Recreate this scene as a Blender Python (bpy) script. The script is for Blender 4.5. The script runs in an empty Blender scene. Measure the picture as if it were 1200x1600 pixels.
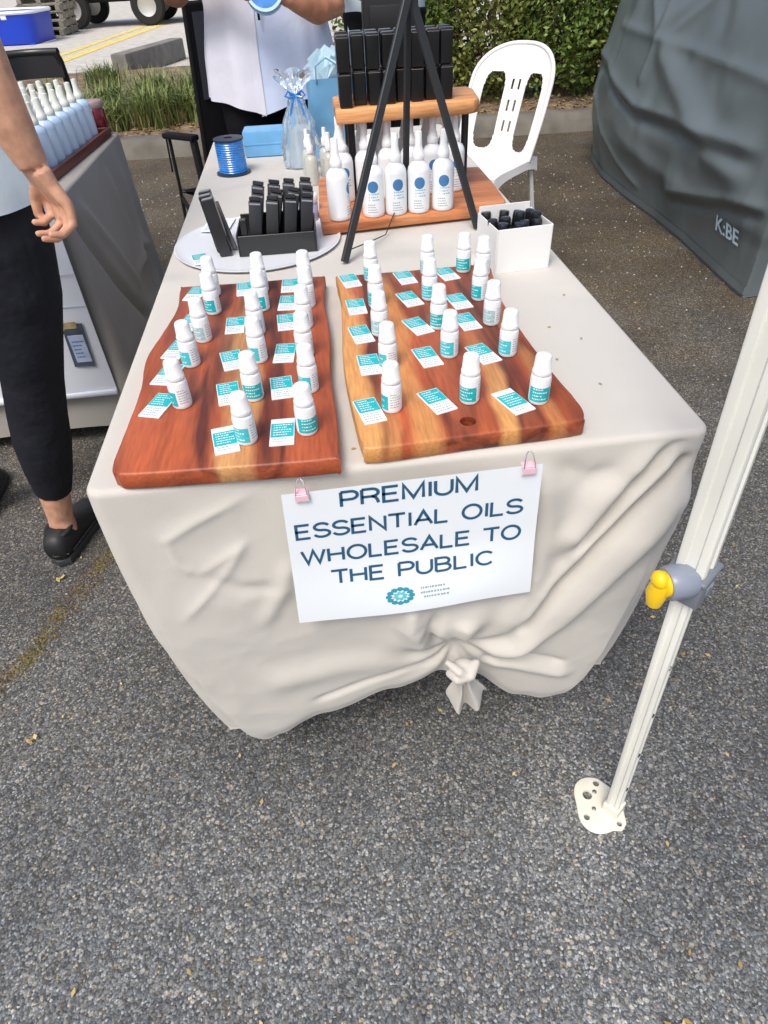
import bpy, bmesh, math, random
from mathutils import Vector, Matrix, noise
random.seed(7)
R = math.radians
SC = bpy.context.scene
COL = SC.collection

# ------------------------------------------------------------------ camera
cam_d = bpy.data.cameras.new('camera')
cam = bpy.data.objects.new('camera', cam_d)
COL.objects.link(cam)
yaw, pitch, roll = -0.07889, 0.72746, -0.05542
fwd = Vector((-math.sin(yaw)*math.cos(pitch), math.cos(yaw)*math.cos(pitch), -math.sin(pitch)))
rgt = Vector((math.cos(yaw), math.sin(yaw), 0))
upv = rgt.cross(fwd)
r2 = rgt*math.cos(roll) + upv*math.sin(roll)
u2 = -rgt*math.sin(roll) + upv*math.cos(roll)
cam.matrix_world = Matrix(((r2.x, u2.x, -fwd.x, 0.29785), (r2.y, u2.y, -fwd.y, -0.59438),
                           (r2.z, u2.z, -fwd.z, 1.20085), (0, 0, 0, 1)))
cam_d.sensor_fit = 'VERTICAL'
cam_d.sensor_height = 32.0
cam_d.lens = 20.0
cam_d.clip_start = 0.02
cam_d.clip_end = 400
SC.camera = cam

# ------------------------------------------------------------------ sky and sun (bright overcast)
world = bpy.data.worlds.new('World')
SC.world = world
world.use_nodes = True
wn, wl = world.node_tree.nodes, world.node_tree.links
sky = wn.new('ShaderNodeTexSky')
sky.sky_type = 'NISHITA'
sky.sun_disc = False
SUN_EL, SUN_AZ = R(57), R(208)          # azimuth clockwise from +Y
sky.sun_elevation = SUN_EL
sky.sun_rotation = SUN_AZ
sky.air_density = 1.0
sky.dust_density = 5.0
sky.ozone_density = 1.0
bg = wn['Background']
bg.inputs['Strength'].default_value = 0.115
wl.new(sky.outputs['Color'], bg.inputs['Color'])
sun_d = bpy.data.lights.new('sun', 'SUN')
sun_d.energy = 1.4
sun_d.angle = R(22)
sun_d.color = (1.0, 0.97, 0.93)
sun = bpy.data.objects.new('sun', sun_d)
COL.objects.link(sun)
sdir = Vector((math.sin(SUN_AZ)*math.cos(SUN_EL), math.cos(SUN_AZ)*math.cos(SUN_EL), math.sin(SUN_EL)))
sun.rotation_euler = (-sdir).to_track_quat('-Z', 'Y').to_euler()
sun.location = (0, 0, 6)
SC.view_settings.view_transform = 'Standard'
SC.view_settings.look = 'None'
SC.view_settings.gamma = 1.0
SC.view_settings.use_curve_mapping = False
SC.view_settings.exposure = 0.58

# ------------------------------------------------------------------ helpers
MATS = {}
def mat(name, col, rough=0.6, var=0.0, vscale=30.0, bump=0.0, bscale=200.0, metal=0.0, spec=0.5,
        col2=None, stretch=None, trans=0.0, alpha=1.0, sheen=0.0, coat=0.0, sss=0.0, detail=4.0, bdist=0.002):
    if name in MATS:
        return MATS[name]
    m = bpy.data.materials.new(name)
    m.use_nodes = True
    n, l = m.node_tree.nodes, m.node_tree.links
    p = n['Principled BSDF']
    c = (*col, 1)
    p.inputs['Base Color'].default_value = c
    p.inputs['Roughness'].default_value = rough
    p.inputs['Metallic'].default_value = metal
    p.inputs['Specular IOR Level'].default_value = spec
    p.inputs['Transmission Weight'].default_value = trans
    p.inputs['Alpha'].default_value = alpha
    p.inputs['Sheen Weight'].default_value = sheen
    p.inputs['Coat Weight'].default_value = coat
    if sss:
        p.inputs['Subsurface Weight'].default_value = sss
        p.inputs['Subsurface Radius'].default_value = (0.01, 0.004, 0.002)
        p.inputs['Subsurface Scale'].default_value = 0.6
    tc = None
    if var or bump or col2:
        tc = n.new('ShaderNodeTexCoord')
        src = tc.outputs['Object']
        if stretch:
            mp = n.new('ShaderNodeMapping')
            mp.inputs['Scale'].default_value = stretch
            l.new(src, mp.inputs['Vector'])
            src = mp.outputs['Vector']
    if var or col2:
        t = n.new('ShaderNodeTexNoise')
        t.inputs['Scale'].default_value = vscale
        t.inputs['Detail'].default_value = detail
        l.new(src, t.inputs['Vector'])
        mx = n.new('ShaderNodeMix')
        mx.data_type = 'RGBA'
        if col2:
            a, b = c, (*col2, 1)
        else:
            a = tuple(min(1, v*(1-var)) for v in col)+(1,)
            b = tuple(min(1, v*(1+var)) for v in col)+(1,)
        rp = n.new('ShaderNodeMapRange')
        rp.inputs['From Min'].default_value = 0.3
        rp.inputs['From Max'].default_value = 0.7
        l.new(t.outputs['Fac'], rp.inputs['Value'])
        l.new(rp.outputs['Result'], mx.inputs['Factor'])
        mx.inputs['A'].default_value = a
        mx.inputs['B'].default_value = b
        l.new(mx.outputs['Result'], p.inputs['Base Color'])
    if bump:
        t2 = n.new('ShaderNodeTexNoise')
        t2.inputs['Scale'].default_value = bscale
        t2.inputs['Detail'].default_value = 3
        l.new(src, t2.inputs['Vector'])
        bp = n.new('ShaderNodeBump')
        bp.inputs['Strength'].default_value = bump
        bp.inputs['Distance'].default_value = bdist
        l.new(t2.outputs['Fac'], bp.inputs['Height'])
        l.new(bp.outputs['Normal'], p.inputs['Normal'])
    MATS[name] = m
    return m

class MB:
    """collects faces; build() links them as ONE mesh object"""
    def __init__(self):
        self.v, self.f = [], []
    def add(self, vs, fs):
        k = len(self.v)
        self.v += [tuple(q) for q in vs]
        self.f += [tuple(i+k for i in q) for q in fs]
        return self
    def box(self, c, s, rz=0, bev=0.0, mtx=None, seg=1):
        bm = bmesh.new()
        bmesh.ops.create_cube(bm, size=1)
        bmesh.ops.scale(bm, vec=s, verts=bm.verts)
        if bev:
            bmesh.ops.bevel(bm, geom=bm.edges[:], offset=bev, segments=seg, affect='EDGES', profile=0.6)
        M = mtx if mtx is not None else Matrix.Translation(c) @ Matrix.Rotation(rz, 4, 'Z')
        bm.verts.index_update()
        self.add([M @ q.co for q in bm.verts], [[q.index for q in f.verts] for f in bm.faces])
        bm.free()
        return self
    def tube(self, path, rad, n=8, caps=True, up=(0, 0, 1), closed=False):
        path = [Vector(q) for q in path]
        if not isinstance(rad, (list, tuple)) or (len(rad) == 2 and len(path) != 2 and not isinstance(rad[0], tuple)):
            rad = [rad]*len(path)
        rings = []
        m = len(path)
        side0 = None
        for i, q in enumerate(path):
            if closed:
                d = path[(i+1) % m]-path[i-1]
            else:
                d = path[min(i+1, m-1)]-path[max(i-1, 0)]
            d.normalize()
            if side0 is None:
                uu = Vector(up)
                if abs(d.dot(uu)) > 0.95:
                    uu = Vector((0, -1, 0))
                s = d.cross(uu).normalized()
            else:
                s = (side0 - d*side0.dot(d)).normalized()
            side0 = s
            t = s.cross(d).normalized()
            r = rad[i]
            ra, rb = r if isinstance(r, tuple) else (r, r)
            rings.append([q + s*(math.cos(2*math.pi*k/n)*ra) + t*(math.sin(2*math.pi*k/n)*rb) for k in range(n)])
        vs = [p for rg in rings for p in rg]
        fs = []
        for i in range(m if closed else m-1):
            for k in range(n):
                a, b = i*n+k, i*n+(k+1) % n
                j = (i+1) % m
                fs.append((a, b, j*n+(k+1) % n, j*n+k))
        if caps and not closed:
            fs.append(tuple(range(n))[::-1])
            fs.append(tuple((m-1)*n+k for k in range(n)))
        # orient outward
        return self.add(vs, [f[::-1] for f in fs])
    def lathe(self, prof, n=16, c=(0, 0, 0), a0=0.0, a1=None, capb=True, capt=True):
        full = a1 is None
        a1 = 2*math.pi if full else a1
        cols = n if full else n+1
        vs = []
        for r, z in prof:
            for k in range(cols):
                a = a0 + (a1-a0)*k/n
                vs.append((c[0]+r*math.cos(a), c[1]+r*math.sin(a), c[2]+z))
        fs = []
        for i in range(len(prof)-1):
            for k in range(n):
                b = (k+1) % cols
                fs.append((i*cols+k, i*cols+b, (i+1)*cols+b, (i+1)*cols+k))
        if full and capb:
            fs.append(tuple(range(n))[::-1])
        if full and capt:
            fs.append(tuple((len(prof)-1)*cols+k for k in range(n)))
        return self.add(vs, fs)
    def ball(self, c, r, n=10, m=7):
        rx, ry, rz = r if isinstance(r, tuple) else (r, r, r)
        vs = [(c[0], c[1], c[2]-rz)]
        for i in range(1, m):
            a = -math.pi/2+math.pi*i/m
            for k in range(n):
                b = 2*math.pi*k/n
                vs.append((c[0]+rx*math.cos(a)*math.cos(b), c[1]+ry*math.cos(a)*math.sin(b), c[2]+rz*math.sin(a)))
        vs.append((c[0], c[1], c[2]+rz))
        fs = [(0, 1+(k+1) % n, 1+k) for k in range(n)]
        for i in range(m-2):
            for k in range(n):
                a, b = 1+i*n+k, 1+i*n+(k+1) % n
                fs.append((a, b, b+n, a+n))
        L = len(vs)-1
        o = 1+(m-2)*n
        fs += [(L, o+k, o+(k+1) % n) for k in range(n)]
        return self.add(vs, fs)
    def grid(self, fn, nu, nv, flip=False):
        vs = [fn(i/nu, j/nv) for j in range(nv+1) for i in range(nu+1)]
        fs = []
        for j in range(nv):
            for i in range(nu):
                a = j*(nu+1)+i
                q = (a, a+1, a+nu+2, a+nu+1)
                fs.append(q[::-1] if flip else q)
        return self.add(vs, fs)
    def slab(self, outline, z0, z1, bev=0.0, holes=()):
        """outline (ccw list of xy) extruded z0..z1, rounded edge, real through-holes"""
        bm = bmesh.new()
        n = len(outline)
        def off(d):
            out = []
            for i in range(n):
                p0, p1, p2 = (Vector(outline[k % n]) for k in (i-1, i, i+1))
                e1, e2 = (p1-p0).normalized(), (p2-p1).normalized()
                nn = (Vector((-e1.y, e1.x))+Vector((-e2.y, e2.x)))
                nn.normalize()
                out.append(p1+nn*d)
            return out
        lv = [(z0, bev*.7), (z0+bev, 0), (z1-bev, 0), (z1-bev*.35, bev*.3), (z1, bev)] if bev else [(z0, 0), (z1, 0)]
        rings = [[bm.verts.new((q.x, q.y, z)) for q in off(d)] for z, d in lv]
        for a, b in zip(rings[:-1], rings[1:]):
            for i in range(n):
                bm.faces.new((a[i], a[(i+1) % n], b[(i+1) % n], b[i]))
        hr = []
        for hx, hy, hrad in holes:
            lo = [bm.verts.new((hx+hrad*math.cos(t*math.pi/8), hy+hrad*math.sin(t*math.pi/8), z0)) for t in range(16)]
            hi = [bm.verts.new((hx+hrad*math.cos(t*math.pi/8), hy+hrad*math.sin(t*math.pi/8), z1)) for t in range(16)]
            for i in range(16):
                bm.faces.new((lo[(i+1) % 16], lo[i], hi[i], hi[(i+1) % 16]))
            hr.append((lo, hi))
        for ring, pick in ((rings[0], 0), (rings[-1], 1)):
            loops = [ring]+[h[pick] for h in hr]
            if True:
                ed = []
                for lp in loops:
                    for i in range(len(lp)):
                        e = bm.edges.get((lp[i], lp[(i+1) % len(lp)]))
                        ed.append(e)
                bmesh.ops.triangle_fill(bm, use_beauty=True, edges=ed, normal=(0, 0, 1 if pick else -1))
        bmesh.ops.recalc_face_normals(bm, faces=bm.faces)
        bm.verts.index_update()
        self.add([v.co for v in bm.verts], [[v.index for v in f.verts] for f in bm.faces])
        bm.free()
        return self
    def xf(self, M):
        self.v = [tuple(M @ Vector(q)) for q in self.v]
        return self
    def mesh(self, name, smooth=35):
        me = bpy.data.meshes.new(name)
        me.from_pydata(self.v, [], self.f)
        me.validate()
        if smooth:
            me.polygons.foreach_set('use_smooth', [True]*len(me.polygons))
            me.set_sharp_from_angle(angle=R(smooth))
        me.update()
        return me
    def build(self, name, m, parent=None, smooth=35):
        me = self.mesh(name, smooth)
        if m:
            me.materials.append(m)
        return link(name, me, parent)

def link(name, me, parent=None):
    o = bpy.data.objects.new(name, me)
    COL.objects.link(o)
    if parent:
        o.parent = parent
    return o
def tag(o, label=None, cat=None, group=None, kind=None):
    if label: o['label'] = label
    if cat: o['category'] = cat
    if group: o['group'] = group
    if kind: o['kind'] = kind
    return o
def thing(name, label, cat, loc=(0, 0, 0), rz=0, group=None):
    o = bpy.data.objects.new(name, None)
    o.empty_display_size = 0.02
    COL.objects.link(o)
    o.location = loc
    o.rotation_euler = (0, 0, rz)
    return tag(o, label, cat, group)
def dup(o, loc=None, rot=None, label=None, parent=None):
    c = o.copy()
    COL.objects.link(c)
    if parent is not None: c.parent = parent
    if loc is not None: c.location = loc
    if rot is not None: c.rotation_euler = rot if isinstance(rot, tuple) else (0, 0, rot)
    if label: c['label'] = label
    for ch in list(o.children):
        dup(ch, parent=c)
    return c
def solid(name, mb, voxel, m, parent=None, it=6, smooth=60):
    """fuse overlapping closed shapes into one continuous surface"""
    me = mb.mesh('tmp', 0)
    o = bpy.data.objects.new('tmp', me)
    COL.objects.link(o)
    md = o.modifiers.new('r', 'REMESH')
    md.mode = 'VOXEL'
    md.voxel_size = voxel
    md.use_smooth_shade = True
    ms = o.modifiers.new('s', 'SMOOTH')
    ms.factor = 0.5
    ms.iterations = it
    dg = bpy.context.evaluated_depsgraph_get()
    out = bpy.data.meshes.new_from_object(o.evaluated_get(dg))
    bpy.data.objects.remove(o)
    out.polygons.foreach_set('use_smooth', [True]*len(out.polygons))
    out.materials.clear()
    out.materials.append(m)
    out.name = name
    return link(name, out, parent)
def text_shape(s, size, wide=1.0, bold=0.0, align='CENTER'):
    cu = bpy.data.curves.new('t', 'FONT')
    cu.body = s
    cu.size = size
    cu.align_x = align
    cu.offset = bold
    cu.resolution_u = 3
    o = bpy.data.objects.new('t', cu)
    COL.objects.link(o)
    dg = bpy.context.evaluated_depsgraph_get()
    me = bpy.data.meshes.new_from_object(o.evaluated_get(dg))
    vs = [Vector((v.co.x*wide, v.co.y, 0)) for v in me.vertices]
    fs = [tuple(p.vertices) for p in me.polygons]
    bpy.data.objects.remove(o)
    bpy.data.curves.remove(cu)
    bpy.data.meshes.remove(me)
    return vs, fs
def nz(x, y=0, z=0):
    return noise.noise(Vector((x, y, z)))
def interp(x, pts):
    if x <= pts[0][0]: return pts[0][1]
    for (a, b), (c, d) in zip(pts[:-1], pts[1:]):
        if x <= c:
            t = (x-a)/(c-a)
            t = t*t*(3-2*t)
            return b+(d-b)*t
    return pts[-1][1]
def seg_dist(p, a, b):
    """distance to segment, signed side, position along 0..1"""
    dx, dy = b[0]-a[0], b[1]-a[1]
    L2 = dx*dx+dy*dy
    t = ((p[0]-a[0])*dx+(p[1]-a[1])*dy)/L2
    tc = min(1, max(0, t))
    qx, qy = p[0]-a[0]-tc*dx, p[1]-a[1]-tc*dy
    s = dx*(p[1]-a[1])-dy*(p[0]-a[0])
    return math.hypot(qx, qy), (1 if s > 0 else -1), tc
def fold(p, line, amp, wid, kind='ridge', fade=0.0):
    """height of a crease along a polyline: soft ridge, or a step that is sharp on its right-hand side"""
    best = (9, 1, 0)
    n = len(line)-1
    for i in range(n):
        d, s, t = seg_dist(p, line[i], line[i+1])
        if d < best[0]: best = (d, s, (i+t)/n)
    d, s, t = best
    if d > wid*4: return 0.0
    e = 1.0
    if fade:
        e = min(1, t/fade, (1-t)/fade) if t > 0 and t < 1 else 0
        e = e*e*(3-2*e)
    if kind == 'ridge':
        return amp*e*math.exp(-(d/wid)**2)
    if kind == 'crease':
        return amp*e*math.exp(-d/wid)
    return amp*e*(math.exp(-d/wid) if s > 0 else math.exp(-(d/max(.0065, wid*.22))**2))

def relax(mb, n=2, keep=None):
    """light smoothing of a grid-like surface (boundary kept)"""
    bm = bmesh.new()
    vs = [bm.verts.new(q) for q in mb.v]
    for f in mb.f:
        bm.faces.new([vs[i] for i in f])
    mv = [v for v in bm.verts if not v.is_boundary and (keep is None or not keep(v.co))]
    for _ in range(n):
        bmesh.ops.smooth_vert(bm, verts=mv, factor=.5, use_axis_x=True, use_axis_y=True, use_axis_z=True)
    mb.v = [tuple(v.co) for v in vs]
    bm.free()
    return mb
# plain extended sans-serif capitals drawn as strokes in a 0..1 box
def arc(cx, cy, rx, ry, a0, a1, n=12):
    return [(cx+rx*math.cos(R(a0+(a1-a0)*k/n)), cy+ry*math.sin(R(a0+(a1-a0)*k/n))) for k in range(n+1)]
GL_ = {
 'P': (.78, [[(0, 0), (0, 1)], [(0, 1), (.45, 1)]+arc(.45, .73, .30, .27, 90, -90)+[(.45, .46), (0, .46)]]),
 'R': (.82, [[(0, 0), (0, 1)], [(0, 1), (.45, 1)]+arc(.45, .74, .30, .26, 90, -90)+[(.45, .48), (0, .48)], [(.44, .48), (.62, .40), (.70, .22), (.75, 0)]]),
 'E': (.74, [[(.68, 0), (0, 0), (0, 1), (.66, 1)], [(0, .52), (.60, .52)]]),
 'M': (.98, [[(0, 0), (0, 1), (.46, .06), (.92, 1), (.92, 0)]]),
 'I': (.16, [[(.08, 0), (.08, 1)]]),
 'U': (.82, [[(0, 1), (0, .34)]+arc(.38, .34, .38, .34, 180, 360)+[(.76, .34), (.76, 1)]]),
 'S': (.80, [arc(.38, .735, .36, .265, 20, 180)+arc(.38, .735, .36, .235, 180, 262)[1:]+arc(.38, .265, .39, .235, 82, 0)[0:]+arc(.38, .265, .39, .265, 0, -165)[1:]]),
 'N': (.84, [[(0, 0), (0, 1), (.76, 0), (.76, 1)]]),
 'T': (.78, [[(0, 1), (.78, 1)], [(.39, 1), (.39, 0)]]),
 'A': (.90, [[(0, 0), (.44, 1), (.88, 0)], [(.14, .33), (.74, .33)]]),
 'L': (.66, [[(0, 1), (0, 0), (.62, 0)]]),
 'O': (.98, [arc(.47, .5, .47, .51, 0, 360, 28)]),
 'W': (1.22, [[(0, 1), (.29, 0), (.59, .98), (.89, 0), (1.18, 1)]]),
 'H': (.84, [[(0, 0), (0, 1)], [(.76, 0), (.76, 1)], [(0, .52), (.76, .52)]]),
 'B': (.82, [[(0, 0), (0, 1), (.42, 1)]+arc(.42, .76, .27, .24, 90, -90)+[(.42, .52), (0, .52)], [(.42, .52)]+arc(.44, .26, .31, .26, 90, -90)+[(.44, 0), (0, 0)]]),
 'C': (.90, [arc(.47, .5, .46, .51, 42, 318, 24)]),
 ' ': (.42, []),
}
def strokes(txt, th=.155, gap=.17):
    vs, fs, x = [], [], 0.0
    for ch in txt:
        w, lines = GL_[ch]
        for ln in lines:
            q = [Vector((p[0]+x, p[1]*(1-th)+th/2)) for p in ln]
            closed = (q[0]-q[-1]).length < 1e-4
            m = len(q)
            k0 = len(vs)
            for i in range(m):
                if closed:
                    a, b = q[i-1] if i else q[-2], q[(i+1) % m] if i < m-1 else q[1]
                else:
                    a, b = q[max(i-1, 0)], q[min(i+1, m-1)]
                e1 = (q[i]-a).normalized() if (q[i]-a).length > 1e-6 else (b-q[i]).normalized()
                e2 = (b-q[i]).normalized() if (b-q[i]).length > 1e-6 else e1
                n1, n2 = Vector((-e1.y, e1.x)), Vector((-e2.y, e2.x))
                nn = (n1+n2)
                nn = nn.normalized() if nn.length > 1e-4 else n1
                l_ = th/2/max(.42, nn.dot(n1))
                pos = q[i].copy()
                if not closed and i in (0, m-1) and len(ln) == 2 and abs(e1.x) > .99 and i == 0: pos -= e1*th*.5
                vs += [(pos+nn*l_), (pos-nn*l_)]
            for i in range(m-1):
                fs.append((k0+2*i+1, k0+2*i+3, k0+2*i+2, k0+2*i))
        x += w+gap
    return [Vector((v.x, v.y, 0)) for v in vs], fs

# ------------------------------------------------------------------ setting: ground, road, kerb, garden bed
def asphalt_material():
    m = bpy.data.materials.new('asphalt')
    m.use_nodes = True
    n, l = m.node_tree.nodes, m.node_tree.links
    p = n['Principled BSDF']
    p.inputs['Roughness'].default_value = 0.85
    p.inputs['Specular IOR Level'].default_value = 0.35
    tc = n.new('ShaderNodeTexCoord')
    def vor(scale, rnd=1.0):
        v = n.new('ShaderNodeTexVoronoi')
        v.inputs['Scale'].default_value = scale
        v.inputs['Randomness'].default_value = rnd
        l.new(tc.outputs['Object'], v.inputs['Vector'])
        return v
    def noi(scale, det=4, rough=.55):
        t = n.new('ShaderNodeTexNoise')
        t.inputs['Scale'].default_value = scale
        t.inputs['Detail'].default_value = det
        t.inputs['Roughness'].default_value = rough
        l.new(tc.outputs['Object'], t.inputs['Vector'])
        return t
    def ramp(src, stops):
        r = n.new('ShaderNodeValToRGB')
        el = r.color_ramp.elements
        while len(el) < len(stops): el.new(0.5)
        for e, (pos, c) in zip(el, stops):
            e.position = pos
            e.color = (*c, 1)
        l.new(src, r.inputs['Fac'])
        return r
    def mix(fac, a, b, mode='MIX'):
        x = n.new('ShaderNodeMix')
        x.data_type = 'RGBA'
        x.blend_type = mode
        if isinstance(fac, float): x.inputs['Factor'].default_value = fac
        else: l.new(fac, x.inputs['Factor'])
        for k, s in (('A', a), ('B', b)):
            if isinstance(s, tuple): x.inputs[k].default_value = (*s, 1)
            else: l.new(s, x.inputs[k])
        return x.outputs['Result']
    v1 = vor(270)
    sep = n.new('ShaderNodeSeparateColor')
    l.new(v1.outputs['Color'], sep.inputs['Color'])
    stone = ramp(sep.outputs['Red'], [(0.0, (.072, .076, .081)), (.30, (.118, .126, .134)), (.62, (.180, .192, .203)), (.88, (.275, .29, .30)), (1.0, (.50, .51, .51))])
    tint = ramp(sep.outputs['Green'], [(0.0, (.99, 1.0, .99)), (.80, (1, 1.02, 1.02)), (.93, (1.2, 1.0, .76)), (1.0, (1.35, 1.08, .68))])
    c = mix(1.0, stone.outputs['Color'], tint.outputs['Color'], 'MULTIPLY')
    gap = ramp(v1.outputs['Distance'], [(.0, (1, 1, 1)), (.5, (.95, .95, .95)), (.8, (.60, .60, .61))])
    c = mix(1.0, c, gap.outputs['Color'], 'MULTIPLY')
    v2 = vor(120)
    s2 = n.new('ShaderNodeSeparateColor')
    l.new(v2.outputs['Color'], s2.inputs['Color'])
    pick = ramp(s2.outputs['Blue'], [(.86, (0, 0, 0)), (.90, (1, 1, 1))])
    core = ramp(v2.outputs['Distance'], [(.30, (1, 1, 1)), (.55, (0, 0, 0))])
    both = mix(1.0, pick.outputs['Color'], core.outputs['Color'], 'MULTIPLY')
    big_c = ramp(s2.outputs['Red'], [(0, (.09, .095, .10)), (.5, (.24, .25, .25)), (1.0, (.46, .43, .37))])
    c = mix(both, c, big_c.outputs['Color'])
    fine = noi(420, 3)
    fr = ramp(fine.outputs['Fac'], [(.3, (.72, .72, .72)), (.7, (1.28, 1.28, 1.28))])
    c = mix(1.0, c, fr.outputs['Color'], 'MULTIPLY')
    patch = noi(2.2, 5)
    pr = ramp(patch.outputs['Fac'], [(.30, (.66, .66, .67)), (.5, (.95, .95, .95)), (.70, (1.24, 1.23, 1.21))])
    c = mix(1.0, c, pr.outputs['Color'], 'MULTIPLY')
    # brown leaf dust that gathers towards the garden kerb
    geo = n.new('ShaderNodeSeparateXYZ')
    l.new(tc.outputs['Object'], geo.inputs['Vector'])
    mr = n.new('ShaderNodeMapRange')
    mr.inputs['From Min'].default_value = -0.2
    mr.inputs['From Max'].default_value = 2.4
    l.new(geo.outputs['Y'], mr.inputs['Value'])
    dn = noi(3.5, 6, .65)
    ad = n.new('ShaderNodeMath')
    ad.operation = 'MULTIPLY_ADD'
    l.new(dn.outputs['Fac'], ad.inputs[0])
    ad.inputs[1].default_value = 1.2
    ad.inputs[2].default_value = .05
    mu = n.new('ShaderNodeMath')
    mu.operation = 'MULTIPLY'
    mu.use_clamp = True
    l.new(mr.outputs['Result'], mu.inputs[0])
    l.new(ad.outputs['Value'], mu.inputs[1])
    mu2 = n.new('ShaderNodeMath')
    mu2.operation = 'MULTIPLY'
    mu2.inputs[1].default_value = 1.6
    mu2.use_clamp = True
    l.new(mu.outputs['Value'], mu2.inputs[0])
    brown = mix(1.0, c, (.74, .58, .39), 'MULTIPLY')
    c = mix(mu2.outputs['Value'], c, brown)
    # asphalt colour darker from the table front backwards, with a ragged edge
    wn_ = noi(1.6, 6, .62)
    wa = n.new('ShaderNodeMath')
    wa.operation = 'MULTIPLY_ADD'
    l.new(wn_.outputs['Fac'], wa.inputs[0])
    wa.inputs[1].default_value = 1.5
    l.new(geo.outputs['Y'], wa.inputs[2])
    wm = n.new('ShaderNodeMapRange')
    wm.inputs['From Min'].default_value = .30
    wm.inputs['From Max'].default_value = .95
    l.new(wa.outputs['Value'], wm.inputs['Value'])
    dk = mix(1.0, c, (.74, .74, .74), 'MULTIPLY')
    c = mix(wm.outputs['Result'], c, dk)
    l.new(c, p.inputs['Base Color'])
    bp = n.new('ShaderNodeBump')
    bp.inputs['Strength'].default_value = 1.0
    bp.inputs['Distance'].default_value = 0.0016
    bp.invert = True
    l.new(v1.outputs['Distance'], bp.inputs['Height'])
    bp2 = n.new('ShaderNodeBump')
    bp2.inputs['Strength'].default_value = 0.6
    bp2.inputs['Distance'].default_value = 0.002
    l.new(fine.outputs['Fac'], bp2.inputs['Height'])
    l.new(bp.outputs['Normal'], bp2.inputs['Normal'])
    l.new(bp2.outputs['Normal'], p.inputs['Normal'])
    return m

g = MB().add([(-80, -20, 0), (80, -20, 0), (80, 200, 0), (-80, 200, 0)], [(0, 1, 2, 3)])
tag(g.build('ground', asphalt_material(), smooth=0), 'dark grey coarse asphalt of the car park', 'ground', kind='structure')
m_conc = mat('pale_concrete', (.50, .48, .43), .9, var=.16, vscale=6, bump=.4, bscale=90)
g = MB().add([(-40, 10.4, .004), (40, 10.4, .004), (40, 70, .004), (-40, 70, .004)], [(0, 1, 2, 3)])
tag(g.build('road', m_conc, smooth=0), 'pale sunlit road beyond the garden bed', 'road', kind='structure')
m_line = mat('yellow_line_paint', (.72, .56, .14), .7, var=.25, vscale=9)
g = MB()
for (xa, ya), (xb, yb) in (((-3.55, 10.6), (-2.55, 19.0)),):
    g.add([(xa-.10, ya, .008), (xa+.10, ya, .008), (xb+.10, yb, .008), (xb-.10, yb, .008)], [(0, 1, 2, 3)])
    g.add([(xa-.42, ya, .008), (xa-.27, ya, .008), (xb-.27, yb, .008), (xb-.42, yb, .008)], [(0, 1, 2, 3)])
tag(g.build('painted_line', m_line, smooth=0), 'double yellow line painted on the pale road', 'road marking', kind='structure')
# garden bed soil, gently uneven
m_soil = mat('soil', (.10, .066, .040), .95, col2=(.30, .23, .15), vscale=7, bump=.9, bscale=60, bdist=.02, detail=8)
def soil(u, v):
    x = -9+18*u
    y = 5.27-.045*x+5.0*v
    e = min(1, u*30, (1-u)*30, (1-v)*8)
    return (x, y, (.085+.05*nz(x*.9, y*.9)+.02*nz(x*4, y*4))*e + .01)
tag(MB().grid(soil, 150, 50).build('garden_bed', m_soil), 'brown soil and leaf litter of the garden bed', 'garden bed', kind='structure')
# kerb: cast lengths with joints
m_kerb = mat('kerb_concrete', (.155, .145, .122), .92, var=.35, vscale=5, bump=.6, bscale=120, bdist=.004, detail=7)
kerb = thing('kerb', 'weathered grey concrete kerb in front of the garden bed', 'kerb', (0, 0, 0))
kerb['kind'] = 'structure'
prof = [(0, 0), (.025, .075), (.05, .112), (.075, .125), (.20, .127), (.215, .11), (.215, 0)]
for k in range(12):
    x0, x1 = -9+1.5*k+.004, -9+1.5*(k+1)-.004
    b = MB()
    n = 8
    vs = []
    for i in range(n+1):
        x = x0+(x1-x0)*i/n
        yb = 5.15-.045*x
        for (py, pz) in prof:
            vs.append((x, yb+py+.004*nz(x*5, pz*30), pz+.004*nz(x*7, py*20, 3)*(pz > .05)))
    q = len(prof)
    fs = [(i*q+j, (i+1)*q+j, (i+1)*q+j+1, i*q+j+1) for i in range(n) for j in range(q-1)]
    fs += [tuple(range(q)), tuple(n*q+j for j in range(q))[::-1]]
    b.add(vs, fs).build('kerb_stone', m_kerb, kerb, smooth=50)

# ------------------------------------------------------------------ main table and its cloth
T = 0.745                    # height of the cloth top
W, L = 0.75, 1.80
m_grey_metal = mat('grey_metal', (.32, .33, .34), .4, metal=.8)
m_tabletop = mat('plastic_tabletop', (.62, .61, .58), .5)
def trestle(label, x0, x1, y0, y1, top):
    t = thing('folding_table', label, 'table', ((x0+x1)/2, (y0+y1)/2, 0))
    w, l = x1-x0, y1-y0
    MB().box((0, 0, top-.022), (w-.02, l-.02, .036), bev=.008).build('table_top', m_tabletop, t)
    for sx in (-1, 1):
        for sy in (-1, 1):
            MB().tube([(sx*(w/2-.08), sy*(l/2-.37), top-.04), (sx*(w/2-.06), sy*(l/2-.36), 0.0)], .0135, 10).build('leg', m_grey_metal, t)
    for sy in (-1, 1):
        MB().tube([(-(w/2-.07), sy*(l/2-.365), .25), (w/2-.07, sy*(l/2-.365), .25)], .010, 8).build('stretcher', m_grey_metal, t)
    return t
trestle('long folding table hidden under the cream cloth', 0, W, 0, L, T-.008)

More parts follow.
